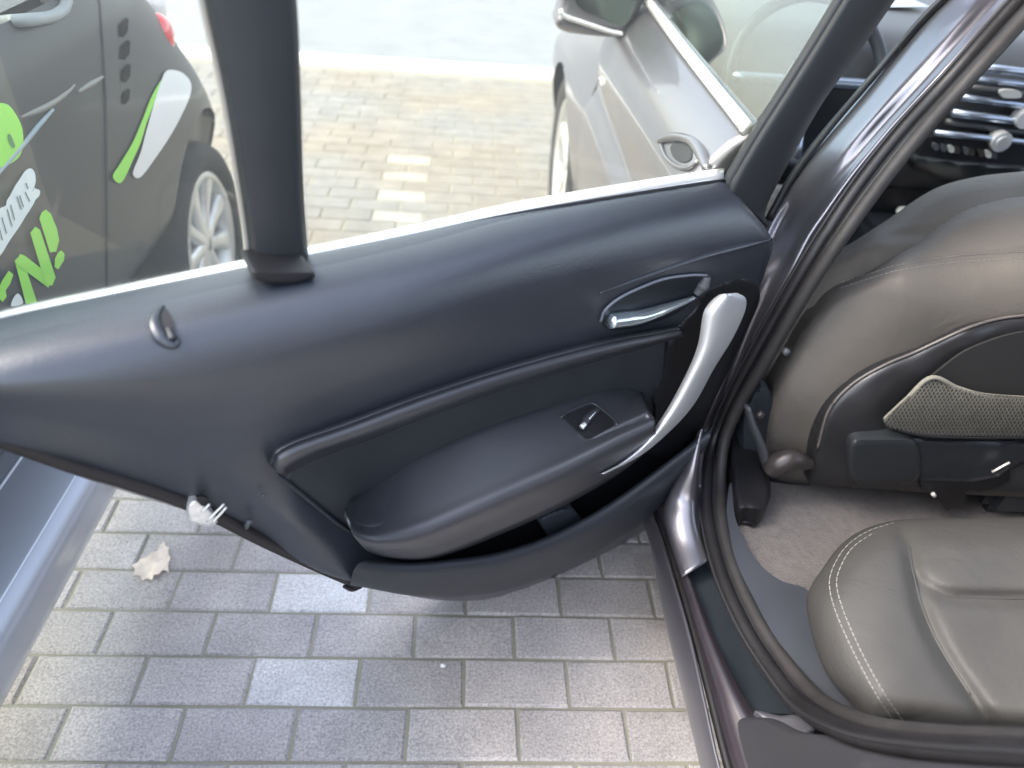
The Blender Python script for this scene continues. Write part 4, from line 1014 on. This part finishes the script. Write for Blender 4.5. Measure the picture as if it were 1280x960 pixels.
# silver cell: sill and hoop
sx_ = [(-.30, .0), (.2, 0), (.7, 0), (1.2, 0), (1.38, 0)]
YY = (.12, .4, .7, 1.0, 1.3, 1.42)
def sill_r(x, z): return np.array([(x, y, z) for y in YY])
loft("cell_sill", [sill_r(-.76, .13), sill_r(-.703, .15), sill_r(-.672, .27), sill_r(-.680, .292), sill_r(-.79, .315), sill_r(-.90, .335), sill_r(-.94, .34)], smart_silver, sm, N=50, sub=4)
for zz, xx in ((.2955, -.700), (.3175, -.80)): tube("sill_groove", [(xx, y, zz) for y in YY], .0026, mat("groove_light", (.75, .80, .86), .3), sm, n=40, seg=8)
decal("cell_hoop", [(209, 88), (226, 90), (238, 102), (238, 118), (228, 142), (214, 168), (194, 198), (175, 222), (166, 217), (176, 190), (184, 160), (194, 125), (202, 100)], sb, mat("white_hoop", (.78, .80, .81), .35, coat=.6), sm, lift=.010)
decal("lime_edging", [(202, 100), (196, 120), (184, 152), (176, 178), (168, 196), (152, 228), (141, 221), (150, 205), (166, 178), (178, 150), (190, 120)], sb, green, sm, lift=.008)
intake_m = mat("intake_black", (.002, .003, .004), .9, spec=.1)
for k, (x, y, s) in enumerate([(155, 34, 1.0), (157, 62, 1.0), (158, 91, .95), (158, 120, .8)]):
    decal("air_intake", [(x - 6 * s, y + 11 * s), (x - 6 * s, y - 3 * s), (x + 2 * s, y - 12 * s), (x + 6 * s, y - 10 * s), (x + 5 * s, y + 5 * s), (x - 1 * s, y + 13 * s)], sb, intake_m, sm, lift=.005, smooth_poly=False)
tube("side_line", surf([(25, 147), (50, 137), (70, 126), (88, 112), (93, 106)], sb, -.001), [.002, .005, .005, .004, .002], mat("pale_line", (.20, .20, .18), .35), sm, n=30, seg=8)  # paler line laid along the car's side
tube("side_line", surf([(97, 115), (112, 106), (128, 96)], sb, -.001), [.003, .006, .003], MATS["pale_line"], sm, n=20, seg=8)
tc = at1(198, 44, 'x', -.745)
def ellipsoid(name, c, s, m, parent, seg=20):
    bm = bmesh.new(); bmesh.ops.create_uvsphere(bm, u_segments=seg, v_segments=seg // 2, radius=1)
    bmesh.ops.scale(bm, vec=s, verts=bm.verts); bmesh.ops.translate(bm, vec=c, verts=bm.verts)
    me = bpy.data.meshes.new("m"); bm.to_mesh(me); bm.free(); return link(name, me, m, parent)
ellipsoid("tail_light", tc, (.035, .045, .050), red_lens, sm)
ellipsoid("tail_light", at1(190, 4, 'x', -.79), (.035, .045, .045), clear_lens, sm, 20)["label"] = "clear upper tail light"
# lettering on the door, drawn along a rising line
def lettering(name, text, origin, ex, ey, m, lift=.006, weight=.02):
    cu = bpy.data.curves.new("t", 'FONT'); cu.body = text; cu.offset = weight; cu.resolution_u = 6; cu.fill_mode = 'FRONT'
    ob = bpy.data.objects.new("t", cu); COL.objects.link(ob); bpy.context.view_layer.update()
    me = bpy.data.meshes.new_from_object(ob.evaluated_get(bpy.context.evaluated_depsgraph_get()))
    bpy.data.objects.remove(ob)
    bm = bmesh.new(); bm.from_mesh(me)
    pts = [(origin[0] + v.co.x * ex[0] + v.co.y * ey[0], origin[1] + v.co.x * ex[1] + v.co.y * ey[1]) for v in bm.verts]
    hit = on_surface(sb, pts, lift); dead = []
    for v, p in zip(bm.verts, hit):
        if p is None: dead.append(v)
        else: v.co = p
    bmesh.ops.delete(bm, geom=dead, context='VERTS')
    bm.to_mesh(me); bm.free()
    if len(me.vertices): return link(name, me, m, sm)
def z5(pts, lift, m, name, **k):      # letter outlines measured on a 4.8x enlargement
    return decal(name, [(x / 4.8, 190 + y / 4.8) for x, y in pts], sb, m, sm, lift=lift, **k)
z5([(236, 398), (250, 362), (275, 345), (305, 370), (342, 460), (355, 530), (338, 598), (300, 602)], .006, green, "lettering", smooth_poly=False)
z5([(330, 640), (348, 604), (368, 590), (388, 612), (384, 650), (350, 705), (328, 690)], .006, green, "lettering", smooth_poly=False)
z5([(88, 650), (128, 614), (224, 906), (156, 912)], .006, green, "lettering", smooth_poly=False)
z5([(92, 668), (120, 612), (150, 622), (322, 758), (290, 814)], .0075, green, "lettering", smooth_poly=False)
z5([(182, 485), (212, 448), (240, 466), (334, 752), (314, 800), (276, 800)], .009, green, "lettering", smooth_poly=False)
z5([(-60, 890), (-8, 820), (14, 770), (52, 712), (80, 735), (62, 790), (34, 830), (40, 868), (16, 900), (-4, 880), (-20, 940), (-60, 960)], .006, green, "lettering", smooth_poly=False)
z5([(104, 850), (128, 870), (135, 910), (70, 925), (76, 885)], .006, white_v, "lettering")
z5([(178, 98), (200, 108), (212, 140), (214, 180), (206, 214), (222, 222), (240, 232), (236, 262), (214, 285), (202, 310), (178, 350), (150, 392), (118, 446), (80, 500), (48, 548), (8, 612), (-60, 680), (-60, 400), (0, 338), (34, 322), (42, 290), (60, 262), (90, 205), (120, 160), (150, 115)], .006, white_v, "lettering_band", npoly=160)
slit = mat("letter_gap", (.16, .22, .25), .4)
for a_, b_ in (((156, 188), (168, 222)), ((102, 268), (128, 345)), ((118, 262), (140, 330)), ((64, 318), (88, 408)), ((44, 345), (72, 445)), ((12, 395), (40, 490)), ((196, 236), (206, 214)), ((-8, 440), (14, 530)), ((180, 300), (150, 240))):
    z5([(a_[0] - 3, a_[1]), (a_[0] + 3, a_[1] - 4), (b_[0] + 4, b_[1] - 3), (b_[0] - 2, b_[1] + 3)], .008, slit, "lettering", smooth_poly=False)
decal("lime_logo", [(-30, 200), (-25, 150), (-8, 131), (8, 130), (18, 140), (27, 158), (29, 178), (24, 196), (8, 207), (-10, 210)], sb, green, sm, lift=.006)
decal("logo_hole", [(10, 168), (13, 168), (19, 182), (16, 185), (11, 176)], sb, mat("logo_dark_green", (.03, .22, .05), .4), sm, lift=.008, npoly=30)
tube("underline_stroke", surf([(66, 137), (50, 155), (34, 175), (16, 196), (0, 214), (-14, 228)], sb, .004), [.003, .004, .004, .0035, .003, .003], mat("grey_vinyl", (.28, .36, .40), .4), sm, n=30, seg=6)

# ================================================================== things lying about
# dry leaf with lobes
lp = [(206, 676), (211, 682), (212, 700), (206, 716), (196, 722), (184, 727), (170, 720), (165, 708), (172, 703), (186, 695), (196, 685)]
lf = [(205, 677), (207, 684), (211, 683), (210, 692), (213, 697), (210, 706), (211, 715), (204, 712), (198, 718), (193, 716), (190, 725), (184, 722), (178, 726), (175, 719), (166, 719), (169, 712), (164, 706), (172, 703), (176, 698), (184, 697), (189, 690), (197, 689), (200, 681)]
rr2 = random.Random(3)
lc = [(x, y, .006 + rr2.uniform(0, .014)) for x, y in lf[::2]] + [(188, 706, .004), (200, 698, .006), (178, 714, .005)]
leaf = relief("fallen_leaf", lf, lc, 'z', leaf_m, None, step=2, back=(0, 0, -.0008), smooth_poly=False)
tag(leaf, "pale dry leaf curled on the grey paving left of the pale pavers", "leaf")
peb = ellipsoid("pebble", at1(554, 832, 'z', .006), (.006, .004, .0045), tissue_m, None, 10)
tag(peb, "tiny white crumb lying on the paving right of the pale paver", "pebble")
# crumpled tissue and wrapper on the console
def crumple(name, c, s, m, seed, label, cat):
    bm = bmesh.new(); bmesh.ops.create_icosphere(bm, subdivisions=3, radius=1); r = random.Random(seed)
    dirs = [Vector((r.gauss(0, 1), r.gauss(0, 1), r.gauss(0, 1))).normalized() for _ in range(14)]
    for v in bm.verts:
        k = 1 + sum(.16 * max(0, v.co.normalized().dot(d)) ** 6 * (1 if i % 2 else -1) for i, d in enumerate(dirs)) + r.uniform(-.03, .03)
        v.co *= k
    bmesh.ops.scale(bm, vec=s, verts=bm.verts); bmesh.ops.translate(bm, vec=c, verts=bm.verts)
    me = bpy.data.meshes.new("m"); bm.to_mesh(me); bm.free()
    return tag(link(name, me, m, None, smooth=False), label, cat)
crumple("tissue", at1(1186, 272, 'z', .545), (.045, .04, .030), tissue_m, 1, "crumpled white tissue on the centre console beside the front seat", "tissue")
crumple("wrapper", at1(1150, 274, 'z', .530), (.034, .025, .014), pink_m, 2, "small pink wrapper on the centre console left of the tissue", "wrapper")
crumple("paper_scrap", at1(1131, 263, 'z', .528), (.022, .018, .010), tissue_m, 4, "small flat white paper scrap at the left end of the console tray", "paper")
crumple("receipt", at1(1153, 294, 'z', .528), (.030, .03, .010), mat("pale_blue_paper", (.50, .62, .72), .6), 5, "folded pale blue paper on the console close to the seat edge", "paper")
